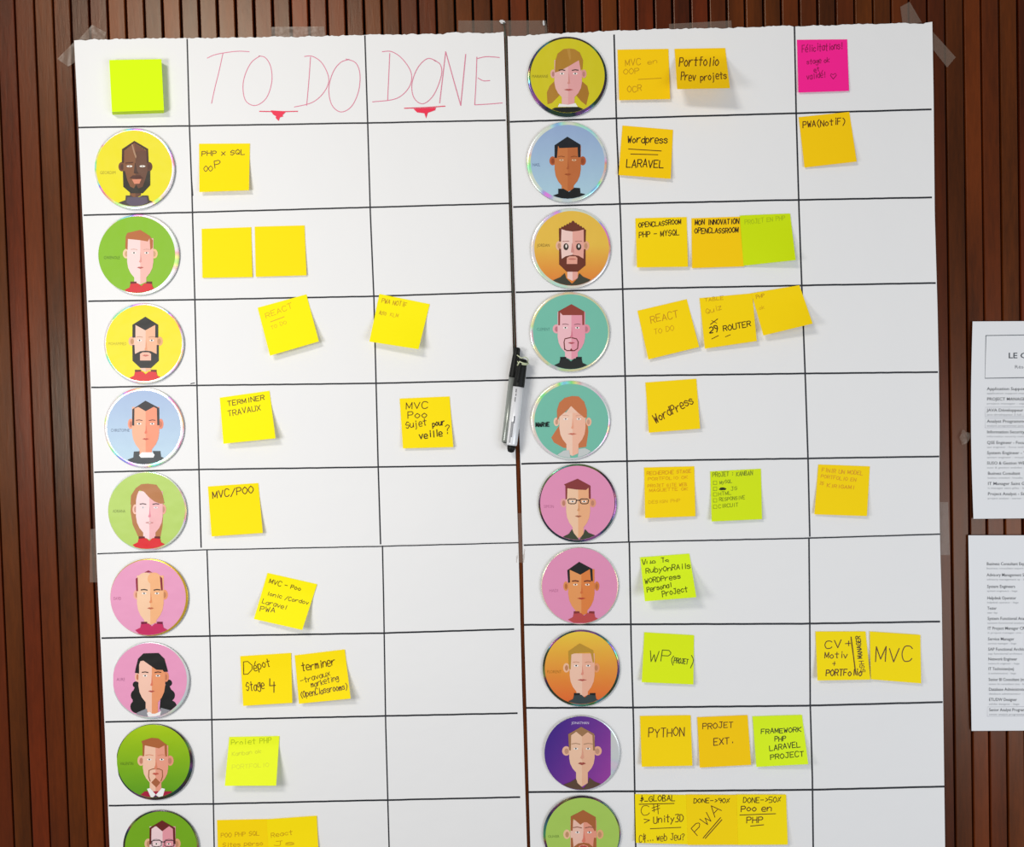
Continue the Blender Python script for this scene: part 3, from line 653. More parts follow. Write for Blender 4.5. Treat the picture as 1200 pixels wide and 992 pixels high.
    def face(s, cx, hw, top, ey, chin, L, R_, neck=None, square=False, nb=None):
        nb = nb or chin + 60; nw = hw * .46
        s.poly(L, (cx - nw, chin - 60), (cx + nw, chin - 60), (cx + nw, nb), (cx, nb + 25), (cx - nw, nb))
        s.poly(R_, (cx, chin - 60), (cx + nw, chin - 60), (cx + nw, nb), (cx, nb + 25))
        if square: jaw = [(1, .0), (1, .62), (.42, 1)]
        else: jaw = [(1, .0), (1, .36), (.92, .6), (.74, .8), (.42, 1)]
        h = chin - ey
        right = [(cx + hw * a, ey + h * b_) for a, b_ in jaw]
        left = [(cx - hw * a, ey + h * b_) for a, b_ in reversed(jaw)]
        s.poly(L, (cx - hw, top), (cx + hw, top), *right, *left)
        s.poly(R_, (cx, top), (cx + hw, top), *right, (cx, chin))
    def feat(s, cx, hw, ey, my, brow, nose, lip, eye=(255, 250, 245), pupil=(60, 50, 50), ny=None, mw=32, bt=9):
        e = hw * .48; ny = ny or ey + (my - ey) * .55
        s.poly(nose, (cx + 2, ey - 10), (cx + 12, ny - 10), (cx + 14, ny + 8), (cx, ny + 16), (cx - 12, ny + 8), (cx - 2, ny - 14))
        for sx in (-1, 1):
            k8 = s.k / 7.933; s.ell(eye, cx + sx * e, ey, 21 * k8, 9 * k8); s.ell(pupil, cx + sx * e, ey - 1, 7.5 * k8, 7.5 * k8)
            s.line(brow, bt, (cx + sx * (e - 28), ey - 30), (cx + sx * e, ey - 36), (cx + sx * (e + 28), ey - 32))
        s.poly(lip, (cx - mw, my), (cx - 10, my - 8), (cx, my - 5), (cx + 10, my - 8), (cx + mw, my), (cx, my + 11))
    def polo(s, cx, sy, by, col, dark, hw=100, neck=None):
        s.poly(dark, (cx - hw, sy), (cx - hw * .45, sy), (cx - hw * .4, sy + 35), (cx - hw, sy + 35))
        s.poly(dark, (cx + hw * .5, sy), (cx + hw, sy), (cx + hw, sy + 35), (cx + hw * .4, sy + 35))
        s.poly(col, (cx - hw, sy + 22), (cx - 30, sy + 16), (cx, sy + 42), (cx + 30, sy + 16), (cx + hw, sy + 22), (cx + hw * 1.08, sy + 55),
               (cx + hw * 1.55, sy + 78), (cx + hw, by), (cx - hw, by), (cx - hw * 1.55, sy + 78), (cx - hw * 1.08, sy + 55))
    def done(s):
        O = s.root.location
        link('portrait_print', mesh_from('portrait_print', s.art.v, s.art.f, O, s.art.c), PRINT, s.lab)
def peak_hair(d, cx, hw, top, fy, by, col, side=20, v=None):
    """pointed cap of hair: apex, side strips down to by, fringe at fy (v = depth of a middle notch)"""
    t2 = top + 75
    d.poly(col, (cx, top), (cx + hw + 8, t2), (cx + hw + 8, by), (cx + hw - side + 6, by), (cx + hw - side + 6, fy), (cx, (v or fy)), (cx - hw + side - 6, fy),
           (cx - hw + side - 6, by), (cx - hw - 8, by), (cx - hw - 8, t2))

# ---- left column
d = Disc(158.2, 198, 46.6, 'silver', 157.2, 197.2, 44.6, (242, 230, 22), 'yellow portrait disc with a dark brown bearded face, top of the left column', 90, 140)
d.name('GEORDIM', 215, 360, 492, (160, 144, 20))
d.ears(545, 118, 430, (118, 66, 36), (96, 48, 28))
d.face(545, 112, 290, 430, 680, (134, 84, 50), (104, 64, 44), nb=705)
d.poly((134, 84, 50), (535, 215), (440, 290), (545, 290)); d.poly((112, 66, 46), (535, 215), (648, 290), (545, 300))
d.poly((66, 30, 18), (535, 198), (662, 272), (668, 400), (650, 402), (648, 288), (535, 214), (440, 288), (438, 402), (418, 402), (420, 275))
d.poly((176, 138, 108), (508, 232), (520, 228), (535, 285), (556, 345), (548, 362), (528, 310))
d.poly((40, 34, 20), (428, 478), (446, 478), (468, 560), (495, 622), (530, 640), (550, 606), (572, 640), (612, 625), (640, 545), (658, 478), (682, 478), (682, 610), (612, 685), (502, 685), (432, 625))
d.poly((82, 38, 24), (488, 545), (520, 518), (590, 518), (618, 545), (552, 552))
d.poly((226, 142, 112), (512, 556), (600, 553), (582, 596), (535, 598))
for x in (490, 610): d.ell((250, 246, 240), x, 434, 27, 9); d.ell((150, 120, 100), x, 434, 6, 6)
d.line((84, 40, 24), 8, (455, 404), (520, 398)); d.poly((70, 40, 28), (540, 400), (560, 480), (575, 500), (530, 500))
d.poly((74, 64, 60), (455, 705), (500, 705), (545, 735), (610, 705), (662, 705), (672, 750), (722, 768), (640, 830), (450, 830), (388, 772), (452, 748))
d.poly((96, 84, 104), (470, 720), (650, 720), (660, 770), (600, 800), (500, 800), (460, 770)); d.done()

GBG = (138, 194, 30)
d = Disc(163.4, 298.6, 46.9, 'silver', 160.2, 298.2, 45.0, GBG, 'bright green portrait disc with a short ginger-haired face and red collar', 90, 240)
d.name('GWENOLE', 250, 400, 488, (70, 110, 10))
d.ears(590, 122, 445, (252, 210, 170), (250, 200, 150))
d.face(590, 122, 310, 445, 680, (250, 222, 220), (248, 190, 180), nb=715)
d.poly((188, 108, 56), (470, 260), (590, 232), (675, 285), (708, 330), (705, 400), (684, 418), (676, 310), (660, 340), (590, 328), (475, 316), (472, 418), (450, 400), (455, 290))
d.feat(590, 122, 446, 582, (226, 176, 160), (232, 160, 150), (196, 96, 90), bt=6); d.polo(598, 712, 830, (222, 40, 50), (110, 30, 20)); d.done()

d = Disc(169, 402.4, 46.8, 'silver', 168.6, 402, 44.8, (246, 232, 24), 'yellow portrait disc with a black full beard, notched black hair and red collar', 90, 340)
d.name('MOHAMMED', 290, 462, 495, (186, 170, 20))
d.ears(640, 120, 465, (246, 188, 150), (240, 176, 120))
d.face(640, 108, 310, 465, 700, (248, 206, 186), (246, 186, 150), square=True, nb=735)
peak_hair(d, 637, 112, 245, 322, 440, (34, 32, 30), 26, 372)
d.poly((34, 32, 30), (516, 508), (536, 508), (540, 592), (590, 566), (640, 560), (690, 566), (742, 592), (742, 508), (762, 508), (762, 655), (690, 722), (590, 722), (518, 655))
d.poly((244, 190, 168), (588, 652), (588, 590), (612, 576), (668, 576), (690, 590), (690, 652)); 
d.feat(640, 118, 466, 605, (190, 140, 110), (236, 160, 120), (206, 110, 96), bt=5); d.polo(640, 738, 870, (226, 42, 46), (110, 30, 16)); d.done()

def bluebg(x, y): t = (y + 1) / 2; return (168 + 26 * t, 190 + 32 * t, 226 + 14 * t)
d = Disc(169.2, 500.8, 46.9, 'silver', 168.6, 500.5, 43.6, bluebg, 'pale blue portrait disc with a clean-shaven face and dark grey collar, left column', 90, 440)
d.name('CHRISTOPHE', 315, 490, 506, (80, 100, 130))
d.ears(640, 132, 440, (250, 160, 130), (240, 140, 110), 26, 48)
d.face(640, 126, 290, 440, 690, (252, 182, 148), (250, 152, 118), nb=725)
d.poly((36, 34, 38), (638, 232), (766, 300), (768, 460), (748, 462), (744, 305), (715, 290), (640, 330), (570, 290), (536, 305), (534, 466), (514, 462), (516, 312))
d.feat(640, 126, 447, 588, (110, 60, 50), (236, 120, 90), (200, 90, 70), bt=8)
d.poly((66, 72, 76), (530, 705), (585, 702), (578, 745), (600, 762), (700, 762), (722, 740), (705, 700), (776, 700), (782, 752), (830, 775), (760, 850), (540, 850), (470, 780), (525, 760))
d.poly((252, 252, 252), (578, 740), (604, 712), (700, 712), (724, 735), (712, 760), (596, 762)); d.done()

LG = (186, 216, 108)
d = Disc(172.8, 598.4, 46.3, 'silver', 171.8, 598.2, 45.0, LG, 'light green portrait disc with long light brown hair swept to one side and red collar', 100, 540)
d.name('ADRIANA', 255, 372, 464, (110, 130, 60))
H1 = (186, 122, 72)
d.poly(H1, (430, 330), (420, 470), (440, 590), (490, 700), (700, 700), (718, 600), (728, 400), (640, 330))
d.ears(595, 124, 440, (250, 200, 180), (240, 170, 150), 24, 46)
d.face(595, 124, 280, 430, 670, (252, 222, 224), (246, 186, 190), nb=705)
d.poly(H1, (580, 210), (660, 220), (712, 290), (735, 390), (700, 398), (640, 375), (590, 335), (545, 285), (500, 268), (480, 320), (465, 395), (420, 405), (425, 320), (470, 250), (520, 215))
d.feat(595, 124, 432, 572, (70, 50, 60), (234, 140, 160), (200, 110, 110), eye=(246, 232, 232), pupil=(190, 180, 190), mw=40)
d.poly((250, 240, 238), (570, 570), (620, 568), (598, 578))
d.polo(595, 700, 830, (226, 36, 44), (110, 26, 30)); d.done()

PG = (238, 162, 200)
d = Disc(175.2, 699.6, 45.8, 'gold', 173.6, 699.8, 44.2, PG, 'pink portrait disc with a balding face, a gold rim and crimson collar', 100, 640)
d.name('DAVID', 262, 332, 482, (176, 90, 130))
d.ears(608, 122, 440, (246, 176, 160), (240, 160, 110), 30, 46)
d.face(604, 124, 270, 440, 690, (252, 208, 172), (250, 186, 134), nb=705)
d.ell((252, 208, 172), 560, 300, 72, 58); d.ell((250, 186, 134), 640, 300, 62, 58); d.poly((250, 186, 134), (604, 242), (660, 250), (700, 300), (700, 400), (604, 400))
d.poly((150, 44, 62), (550, 242), (585, 222), (622, 242)); d.poly((150, 44, 62), (468, 300), (486, 288), (490, 416), (474, 416)); d.poly((140, 40, 60), (692, 276), (714, 294), (720, 408), (704, 410))
d.feat(606, 124, 436, 574, (60, 50, 50), (236, 150, 100), (200, 110, 80), bt=10); d.polo(618, 700, 830, (204, 44, 100), (120, 24, 60)); d.done()

d = Disc(176.8, 796.8, 45.6, 'clear', 175.6, 796.4, 43.4, (240, 160, 200), 'pink portrait disc with long wavy black hair and a grey top', 100, 735)
d.name('AURE', 290, 368, 480, (170, 100, 140))
K = (30, 30, 30)
for x, y, r in [(470, 530, 30), (480, 630, 58), (480, 735, 62), (775, 515, 32), (775, 630, 58), (790, 735, 60)]: d.ell(K, x, y, r, r * 1.0)
d.poly(K, (480, 500), (560, 650), (575, 760), (470, 780), (440, 720), (440, 600)); d.poly(K, (760, 500), (700, 640), (690, 760), (800, 770), (810, 600))
d.ears(618, 126, 450, (250, 190, 170), (240, 150, 110), 24, 46)
d.face(618, 124, 300, 450, 700, (252, 204, 184), (242, 158, 112), nb=800)
d.poly(K, (600, 238), (680, 236), (735, 290), (768, 410), (730, 412), (720, 395), (660, 392), (600, 350), (540, 308), (512, 312), (500, 345), (500, 428), (460, 420), (470, 370), (490, 290), (540, 240))
d.feat(615, 124, 448, 592, (60, 36, 36), (232, 128, 100), (190, 90, 80))
d.poly((150, 150, 158), (480, 790), (570, 752), (585, 830), (540, 860), (460, 840)); d.poly((150, 150, 158), (700, 745), (790, 768), (780, 850), (690, 850))
d.poly((252, 248, 248), (572, 792), (600, 782), (620, 800), (650, 800), (705, 775), (690, 830), (585, 832)); d.done()

def gbg2(x, y): t = (y + 1) / 2; return (176 - 80 * t, 210 - 48 * t, 14 + 16 * t)
d = Disc(181.3, 892.3, 45.5, 'dark', 179.8, 891.4, 43.6, gbg2, 'green portrait disc with a ginger goatee and white shirt collar, dark rim', 100, 835, 6.32)
d.name('VALENTIN', 258, 355, 374, (80, 110, 20), 24)
d.ears(520, 100, 345, (250, 190, 160), (240, 160, 130), 26, 38)
d.face(520, 94, 240, 345, 520, (252, 204, 178), (242, 164, 140), nb=570)
d.poly((180, 104, 58), (415, 208), (490, 184), (540, 188), (604, 236), (606, 322), (590, 322), (586, 240), (545, 262), (440, 240), (436, 320), (424, 320), (424, 235))
d.line((160, 92, 56), 7, (480, 505), (468, 470), (472, 425), (500, 414), (545, 414), (570, 425), (572, 470), (560, 505)); d.poly((176, 102, 66), (488, 515), (520, 480), (556, 515), (525, 552))
d.feat(520, 96, 345, 450, (226, 150, 120), (232, 140, 110), (206, 96, 80), bt=5, mw=26)
d.poly((176, 34, 66), (400, 612), (440, 580), (640, 580), (640, 640), (420, 650)); d.poly((252, 252, 252), (456, 562), (480, 556), (522, 606), (566, 556), (590, 562), (570, 628), (545, 622), (520, 606), (490, 634)); d.poly((80, 40, 90), (500, 632), (520, 606), (542, 626), (530, 640)); d.done()

d = Disc(188.7, 992.5, 45.2, 'dark', 188.6, 992.5, 43.0, (122, 178, 26), 'green portrait disc with round glasses cut by the bottom edge, lowest of the left column', 100, 835, 6.32)
d.ears(572, 98, 960, (240, 190, 150), (236, 170, 130), 28, 38)
d.face(572, 96, 840, 960, 1140, (250, 218, 222), (240, 160, 172), nb=1200)
d.poly((110, 36, 34), (568, 795), (664, 850), (668, 970), (652, 972), (648, 858), (620, 838), (570, 876), (522, 836), (490, 858), (488, 974), (474, 974), (476, 850))
d.feat(572, 96, 970, 1090, (60, 40, 60), (200, 70, 110), (190, 90, 90), bt=2)
for x in (528, 622): d.line((50, 40, 50), 6, (x - 36, 950), (x - 20, 943), (x + 20, 943), (x + 36, 950), (x + 34, 985), (x, 992), (x - 34, 985), (x - 36, 950))
d.line((50, 40, 50), 6, (560, 955), (590, 955)); d.polo(572, 1180, 1290, (60, 60, 70), (30, 30, 34)); d.done()

# ---- right column
d = Disc(664.7, 90.3, 45.9, 'dark', 665, 88.7, 44.4, (218, 206, 26), 'yellow-olive portrait disc with light brown pigtails, top of the right column', 600, 30)
d.name('MARIANNE', 185, 335, 470, (130, 120, 20))
H2 = (184, 132, 44)
d.poly(H2, (400, 510), (350, 560), (324, 620), (330, 730), (370, 720), (450, 640)); d.poly((176, 122, 40), (655, 520), (700, 560), (716, 630), (690, 740), (640, 700), (590, 640))
d.ears(525, 136, 440, (240, 180, 170), (230, 160, 150), 24, 40)
d.face(522, 128, 320, 450, 670, (242, 190, 186), (236, 170, 170), nb=730)
d.poly(H2, (530, 212), (480, 218), (425, 260), (402, 330), (398, 436), (440, 424), (530, 376), (590, 340), (622, 322), (640, 420), (655, 400), (660, 320), (630, 250), (580, 218))
d.poly((196, 146, 62), (510, 214), (540, 212), (548, 300), (540, 330), (530, 300))
d.feat(526, 128, 446, 595, (70, 50, 50), (222, 150, 140), (190, 96, 90), mw=44)
d.poly((246, 244, 240), (425, 755), (440, 725), (520, 735), (590, 720), (612, 755)); d.poly((22, 26, 22), (340, 790), (400, 762), (620, 756), (690, 788), (640, 850), (400, 850)); d.done()

def bb(x, y): t = (y + 1) / 2; return (154 + 26 * t, 178 + 38 * t, 218 + 14 * t)
d = Disc(664.2, 190, 46.5, 'silver', 665.2, 189.6, 43.4, bb, 'light blue portrait disc with flat black hair and brown skin, right column', 600, 130)
d.name('NAEL', 190, 262, 498, (90, 110, 150))
d.ears(518, 132, 455, (190, 96, 50), (180, 86, 44), 30, 42)
d.face(518, 122, 320, 455, 700, (208, 124, 68), (196, 110, 58), nb=725)
d.poly((18, 24, 32), (515, 238), (636, 312), (636, 430), (614, 430), (610, 338), (440, 345), (428, 322), (418, 436), (396, 436), (396, 318))
d.feat(518, 122, 456, 588, (150, 80, 40), (180, 96, 50), (170, 84, 40), eye=(236, 196, 160), pupil=(170, 120, 80), bt=7)
d.poly((18, 22, 26), (430, 722), (478, 722), (530, 752), (580, 712), (632, 716), (636, 762), (682, 772), (640, 830), (440, 830), (380, 785), (430, 768)); d.done()

def ob(x, y):
    t = max(0, min(1, (y + .1) / 1.0)); return (240 - 6 * t, 196 - 60 * t, 76 - 20 * t)
d = Disc(668.8, 291.2, 46.4, 'silver', 669.9, 290.8, 43.8, ob, 'orange portrait disc with serrated brown hair, large eyes and brown beard', 600, 230)
d.name('JORDAN', 235, 350, 453, (120, 90, 30))
B = (112, 52, 36)
d.ears(563, 118, 450, (244, 190, 160), (240, 176, 140), 30, 44)
d.face(563, 106, 290, 450, 690, (250, 212, 204), (240, 174, 160), square=True, nb=760)
d.poly(B, *[(562, 226)] + [(575 + i * 11.5, 232 + i * 7.5 + (8 if i % 2 else -4)) for i in range(10)] + [(688, 310), (684, 424), (668, 424), (666, 308), (620, 320), (560, 326), (500, 318), (460, 304), (456, 420), (438, 420), (436, 305)] + [(440 + i * 12, 296 - i * 6.4 + (8 if i % 2 else -4)) for i in range(10)])
d.poly(B, (438, 486), (456, 486), (462, 580), (500, 556), (562, 542), (620, 552), (664, 578), (668, 490), (684, 490), (684, 640), (612, 700), (508, 700), (438, 632))
d.poly((240, 170, 150), (508, 628), (510, 572), (535, 556), (590, 556), (608, 572), (606, 628)); d.ell((206, 124, 110), 560, 582, 36, 8)
for x in (502, 620):
    d.ell((60, 48, 40), x, 468, 24, 32); d.ell((250, 240, 232), x + 2, 462, 8, 16); d.line((190, 130, 120), 6, (x - 32, 418), (x + 28, 416))
d.poly((220, 150, 140), (560, 430), (578, 520), (548, 520))
d.poly((66, 66, 52), (490, 712), (505, 760), (558, 812), (610, 760), (625, 712), (660, 745), (730, 775), (640, 850), (470, 850), (380, 780), (450, 750)); d.done()

TE = (122, 198, 176)
d = Disc(667.8, 388.8, 46.3, 'warm', 668.6, 388.6, 44.0, TE, 'teal portrait disc with a thin brown goatee and black collar, right column', 600, 330)
d.name('CLEMENT', 230, 352, 440, (80, 140, 130))
d.ears(552, 130, 430, (244, 176, 186), (236, 150, 166), 36, 42)
d.face(552, 128, 280, 430, 660, (248, 196, 204), (240, 160, 178), nb=700)
d.poly((152, 66, 54), (552, 208), (672, 275), (672, 402), (654, 402), (652, 310), (470, 310), (448, 285), (446, 404), (430, 404), (430, 275))
d.line((112, 50, 46), 10, (490, 630), (484, 560), (492, 530), (545, 518), (600, 530), (616, 560), (610, 620), (580, 640), (510, 640), (490, 625)); d.poly((130, 50, 50), (535, 640), (550, 618), (568, 640))
d.feat(552, 116, 428, 568, (140, 90, 100), (226, 130, 150), (190, 90, 100), bt=6)
d.polo(548, 698, 820, (36, 40, 38), (20, 24, 24)); d.done()

d = Disc(668.6, 492.4, 46.2, 'silver', 669.6, 493, 43.4, TE, 'teal portrait disc with long auburn hair and a name inked in black marker', 600, 430)
H3 = (206, 122, 76)
d.poly(H3, (440, 540), (400, 600), (365, 655), (390, 700), (480, 750), (540, 752), (540, 600)); d.poly(H3, (700, 500), (710, 600), (690, 740), (600, 755), (600, 600))
d.ears(563, 142, 500, (252, 206, 180), (248, 190, 160), 26, 40)
d.face(562, 122, 420, 480, 720, (252, 212, 190), (250, 192, 166), nb=800)
d.poly((250, 206, 184), (562, 340), (500, 425), (625, 425))
d.poly(H3, (560, 268), (620, 272), (670, 320), (696, 400), (696, 470), (672, 470), (610, 420), (550, 362), (500, 410), (440, 462), (420, 500), (418, 400), (440, 330), (490, 285))
d.feat(560, 128, 482, 620, (226, 170, 150), (244, 170, 140), (214, 120, 100), pupil=(150, 110, 100), bt=5, mw=42)
d.poly((206, 212, 212), (420, 815), (480, 775), (530, 770), (545, 850), (460, 850)); d.poly((206, 212, 212), (620, 760), (680, 752), (735, 780), (650, 850), (610, 850))
a = d.m((222, 555)); b_ = d.m((345, 550)); d.art.hand('MARIE', a[0], a[1], b_[0], b_[1], 4.4, (10, 14, 16), 1.5); d.done()

PK2 = (236, 152, 192)
d = Disc(676.9, 589.2, 46, 'dark', 676.6, 589, 44.4, PK2, 'pink portrait disc with rectangular glasses and dark open collar, right column', 600, 530)
d.name('SIMON', 295, 388, 500, (190, 110, 150))
d.ears(615, 128, 460, (240, 170, 170), (236, 160, 130), 30, 42)
d.face(615, 112, 330, 460, 700, (250, 206, 172), (246, 182, 136), nb=770)
d.poly((142, 58, 58), (610, 243), (730, 308), (732, 430), (714, 430), (712, 325), (690, 348), (600, 344), (515, 332), (512, 432), (498, 436), (496, 310), (484, 296))
d.feat(617, 112, 455, 592, (226, 170, 130), (226, 160, 110), (180, 110, 80), bt=2)
for x in (560, 672): d.line((50, 36, 36), 8, (x - 40, 440), (x - 30, 432), (x + 30, 432), (x + 40, 440), (x + 34, 470), (x + 20, 476), (x - 20, 476), (x - 34, 470), (x - 40, 440))
d.line((50, 36, 36), 9, (600, 444), (632, 444))
d.poly((66, 72, 52), (558, 712), (575, 750), (625, 810), (665, 755), (680, 712), (710, 745), (775, 770), (690, 850), (540, 850), (460, 790), (530, 755)); d.done()

d = Disc(679.4, 686.1, 45.4, 'warm', 679.4, 686.1, 44.4, PK2, 'pink portrait disc with notched black hair and orange skin, right column', 600, 630)
d.name('HADI', 345, 428, 488, (190, 110, 150))
d.ears(645, 136, 440, (236, 150, 90), (226, 130, 66), 24, 44)
d.face(645, 122, 290, 430, 680, (240, 160, 96), (232, 134, 66), nb=700)
d.poly((30, 30, 30), (625, 222), (748, 288), (752, 402), (734, 400), (724, 290), (636, 342), (536, 296), (540, 414), (522, 418), (514, 300))
d.feat(645, 116, 434, 562, (110, 50, 30), (220, 116, 60), (190, 70, 50), eye=(255, 240, 220), pupil=(120, 50, 40), bt=12, mw=40)
d.polo(670, 682, 790, (196, 76, 76), (140, 50, 50), 96); d.done()

def ob2(x, y):
    t = (y + 1) / 2; return (244 - 8 * t, 208 - 100 * t, 66 - 16 * t)
d = Disc(681, 782.4, 45.5, 'dark', 681, 782.2, 43.4, ob2, 'yellow to orange portrait disc with short blond hair and dark rim, right column', 600, 725)
d.name('FLORENT', 325, 460, 488, (170, 110, 20))
d.ears(645, 132, 445, (250, 196, 160), (240, 160, 110), 30, 44)
d.face(652, 116, 320, 435, 680, (250, 204, 180), (246, 186, 160), nb=705)
d.poly((196, 150, 50), (630, 226), (754, 290), (764, 400), (752, 408), (730, 310), (590, 316), (552, 330), (545, 470), (530, 462), (524, 300))
d.feat(652, 116, 434, 566, (214, 156, 120), (234, 150, 130), (190, 90, 80), bt=6, mw=44)
d.polo(676, 688, 800, (56, 70, 72), (26, 30, 32)); d.done()

def pb(x, y):
    t = max(0, min(1, (x * .8 + y * .45 + 1) / 2)); return (66 + 96 * t, 36 + 30 * t, 140 + 26 * t)
d = Disc(682.4, 881.6, 44.7, 'clear', 681.2, 882, 43.2, pb, 'purple portrait disc with light brown hair and the label cut straight on its right side', 610, 820, 5.767)
d.name('JONATHAN', 345, 462, 153, (226, 216, 240), 18)
d.ears(415, 98, 335, (244, 190, 160), (240, 180, 150), 28, 32)
d.face(415, 86, 238, 335, 492, (248, 204, 174), (242, 188, 156), nb=560); d.poly((248, 204, 174), (338, 240), (376, 213), (416, 246)); d.poly((242, 188, 156), (414, 246), (455, 216), (490, 240))
d.poly((166, 122, 84), (410, 180), (498, 228), (504, 340), (490, 340), (486, 235), (455, 215), (416, 246), (376, 212), (342, 235), (340, 340), (328, 338), (322, 230))
d.feat(415, 86, 328, 428, (190, 150, 120), (232, 166, 140), (170, 80, 70), bt=6, mw=28)
d.poly((96, 72, 56), (375, 530), (385, 560), (424, 596), (455, 560), (465, 522), (500, 550), (560, 572), (480, 620), (380, 620), (280, 575), (340, 552)); d.done()

d = Disc(681.8, 976.4, 45.9, 'dark', 682.6, 977.6, 44.0, (176, 212, 96), 'light green portrait disc with brown hair and beard, lowest of the right column', 610, 820, 5.767)
d.name('OLIVIER', 185, 262, 920, (96, 130, 50), 18)
d.ears(425, 104, 898, (248, 200, 160), (240, 180, 130), 24, 32)
d.face(425, 88, 810, 892, 1060, (248, 200, 182), (242, 160, 136), square=True, nb=1090)
B2 = (178, 104, 56)
d.poly(B2, (424, 742), (508, 790), (510, 880), (500, 886), (482, 850), (450, 826), (430, 824), (405, 842), (356, 800), (352, 884), (338, 880), (340, 785))
d.poly(B2, (340, 930), (352, 930), (358, 992), (390, 968), (425, 962), (462, 968), (490, 992), (496, 930), (512, 930), (512, 1030), (460, 1075), (390, 1075), (340, 1030))
d.poly((240, 150, 130), (392, 1015), (394, 985), (425, 974), (456, 985), (458, 1015)); d.ell((180, 60, 50), 425, 990, 24, 6)
d.feat(425, 84, 893, 990, (160, 100, 80), (236, 130, 110), (190, 70, 60), bt=6, mw=22)
d.polo(425, 1085, 1200, (70, 70, 80), (40, 40, 44), 70); d.done()

# ---------------------------------------------------------------- marker pens
def lathe(name, a, b_, prof, mat, parent, n=24):
    """prof: list of (t along a->b, radius)"""
    a = Vector(a); b_ = Vector(b_); ax = (b_ - a); L = ax.length; ax.normalize()
    s1 = ax.cross(Vector((0, 1, 0))).normalized(); s2 = ax.cross(s1)
    O = parent.matrix_basis.translation; vs = []; fs = []
    for t, r in prof:
        for i in range(n):
            an = 2 * math.pi * i / n; vs.append(a + ax * (t * L) + s1 * (r * math.cos(an)) + s2 * (r * math.sin(an)))
    for j in range(len(prof) - 1):
        for i in range(n): fs.append((j * n + i, (j + 1) * n + i, (j + 1) * n + (i + 1) % n, j * n + (i + 1) % n))
    fs.append(tuple(range(n))); fs.append(tuple(reversed([(len(prof) - 1) * n + i for i in range(n)])))
    me = mesh_from(name, vs, fs, O)
    bm = bmesh.new(); bm.from_mesh(me); bmesh.ops.recalc_face_normals(bm, faces=bm.faces); bm.to_mesh(me); bm.free()
    return link(name, me, mat, parent, smooth=False)
def shade(o, ang=40):
    for p in o.data.polygons: p.use_smooth = len(p.vertices) == 4
    return o
BLK = solid('black_plastic', (16, 18, 18), 0.5, 0, .25); SIL = solid('silver_barrel', (236, 238, 244), 0.3, 0.1); GRY = solid('grey_barrel', (150, 156, 152), 0.3, 0.4)
def pen(label, top, joint, bot, end, r, dep, bmat, r2, plates):
    a, j, b_, e = [P(*p, dep) for p in (top, joint, bot, end)]
    th = empty('marker_pen', b_, label, 'marker', 'marker pens hung in the joint between the sheets')
    shade(lathe('cap', a, j, [(0, r * .55), (.04, r * .82), (.3, r * .9), (.95, r * 1.06), (1, r * 1.06)], BLK, th))
    shade(lathe('barrel', j, b_, [(0, r), (.97, r * .98), (1, r * .93)], bmat, th))
    shade(lathe('end_plug', b_, e, [(0, r * .8), (.5, r * .74), (.9, r * .55), (1, r * .2)], BLK, th))
    ax = (j - a).normalized(); sd = ax.cross(Vector((0, 1, 0))).normalized()
    c0 = a + Vector((0, -r * .95, 0)) + sd * r * r2 + ax * 0.002; c1 = j + Vector((0, -r * 1.02, 0)) + sd * r * r2 - ax * 0.006
    shade(lathe('cap_clip', c0, c1, [(0, .0012), (.05, .0016), (.9, .0014), (1, .0008)], BLK, th, 10))
    art = Art(lambda x, y: 0, base=0)
    for (t0, t1, off, wd, col) in plates:   # printed bands of the barrel, wrapped on its surface
        vs = []; fs = []; n = 5; m = 6
        for q in range(m + 1):
            for k in range(n + 1):
                an = off + wd * (k / n - .5); p = j + (b_ - j) * (t0 + (t1 - t0) * q / m)
                vs.append(p + sd * (math.sin(an) * (r + .00012)) + Vector((0, -1, 0)) * (math.cos(an) * (r + .00012)))
        for q in range(m):
            for k in range(n): a0 = q * (n + 1) + k; fs.append((a0, a0 + 1, a0 + n + 2, a0 + n + 1))
        link('printed_mark', mesh_from('printed_mark', vs, fs, th.location), solid('barrel_print_%d' % col[0], col, .35), th)
    return th
marks = [(0.04, 0.10, -.35, .25, (110, 110, 116)), (.12, .16, -.3, .2, (100, 100, 106)), (.18, .26, -.35, .2, (90, 92, 98)), (.5, .62, -.1, .25, (120, 122, 128)), (.60, .86, -.35, .45, (130, 132, 138)), (.86, .96, -.45, .3, (150, 152, 160))]
pen('white barrelled marker pen with a black cap, in front of the grey one', (612.8, 420.5), (607.6, 453), (599.6, 521.5), (598.4, 530), 0.0080, 0.0165, SIL, -.3, marks)
pen('grey barrelled marker pen mostly hidden behind the white one', (606.2, 407), (601, 442), (592, 518), (591.8, 519), 0.0058, 0.0085, GRY, .5, [])
# tie around the caps and the cord up the joint
def tube(name, pts, r, mat, parent=None, n=8, origin=None):
    pts = [Vector(p) for p in pts]; O = Vector(origin or (0, 0, 0)); vs = []; fs = []
    for i, p in enumerate(pts):
        ax = (pts[min(i + 1, len(pts) - 1)] - pts[max(i - 1, 0)]).normalized()
        s1 = ax.cross(Vector((0.13, 1, 0.07))).normalized(); s2 = ax.cross(s1)
        for k in range(n): a = 2 * math.pi * k / n; vs.append(p + s1 * r * math.cos(a) + s2 * r * math.sin(a))
    for i in range(len(pts) - 1):
        for k in range(n): fs.append((i * n + k, i * n + (k + 1) % n, (i + 1) * n + (k + 1) % n, (i + 1) * n + k))
    fs.append(tuple(reversed(range(n)))); fs.append(tuple((len(pts) - 1) * n + k for k in range(n)))
    return link(name, mesh_from(name, vs, fs, O), mat, parent, smooth=True)
CORD = solid('pale_green_cord', (206, 214, 178), 0.5); CORD2 = solid('dark_green_cord', (62, 72, 62), 0.5)
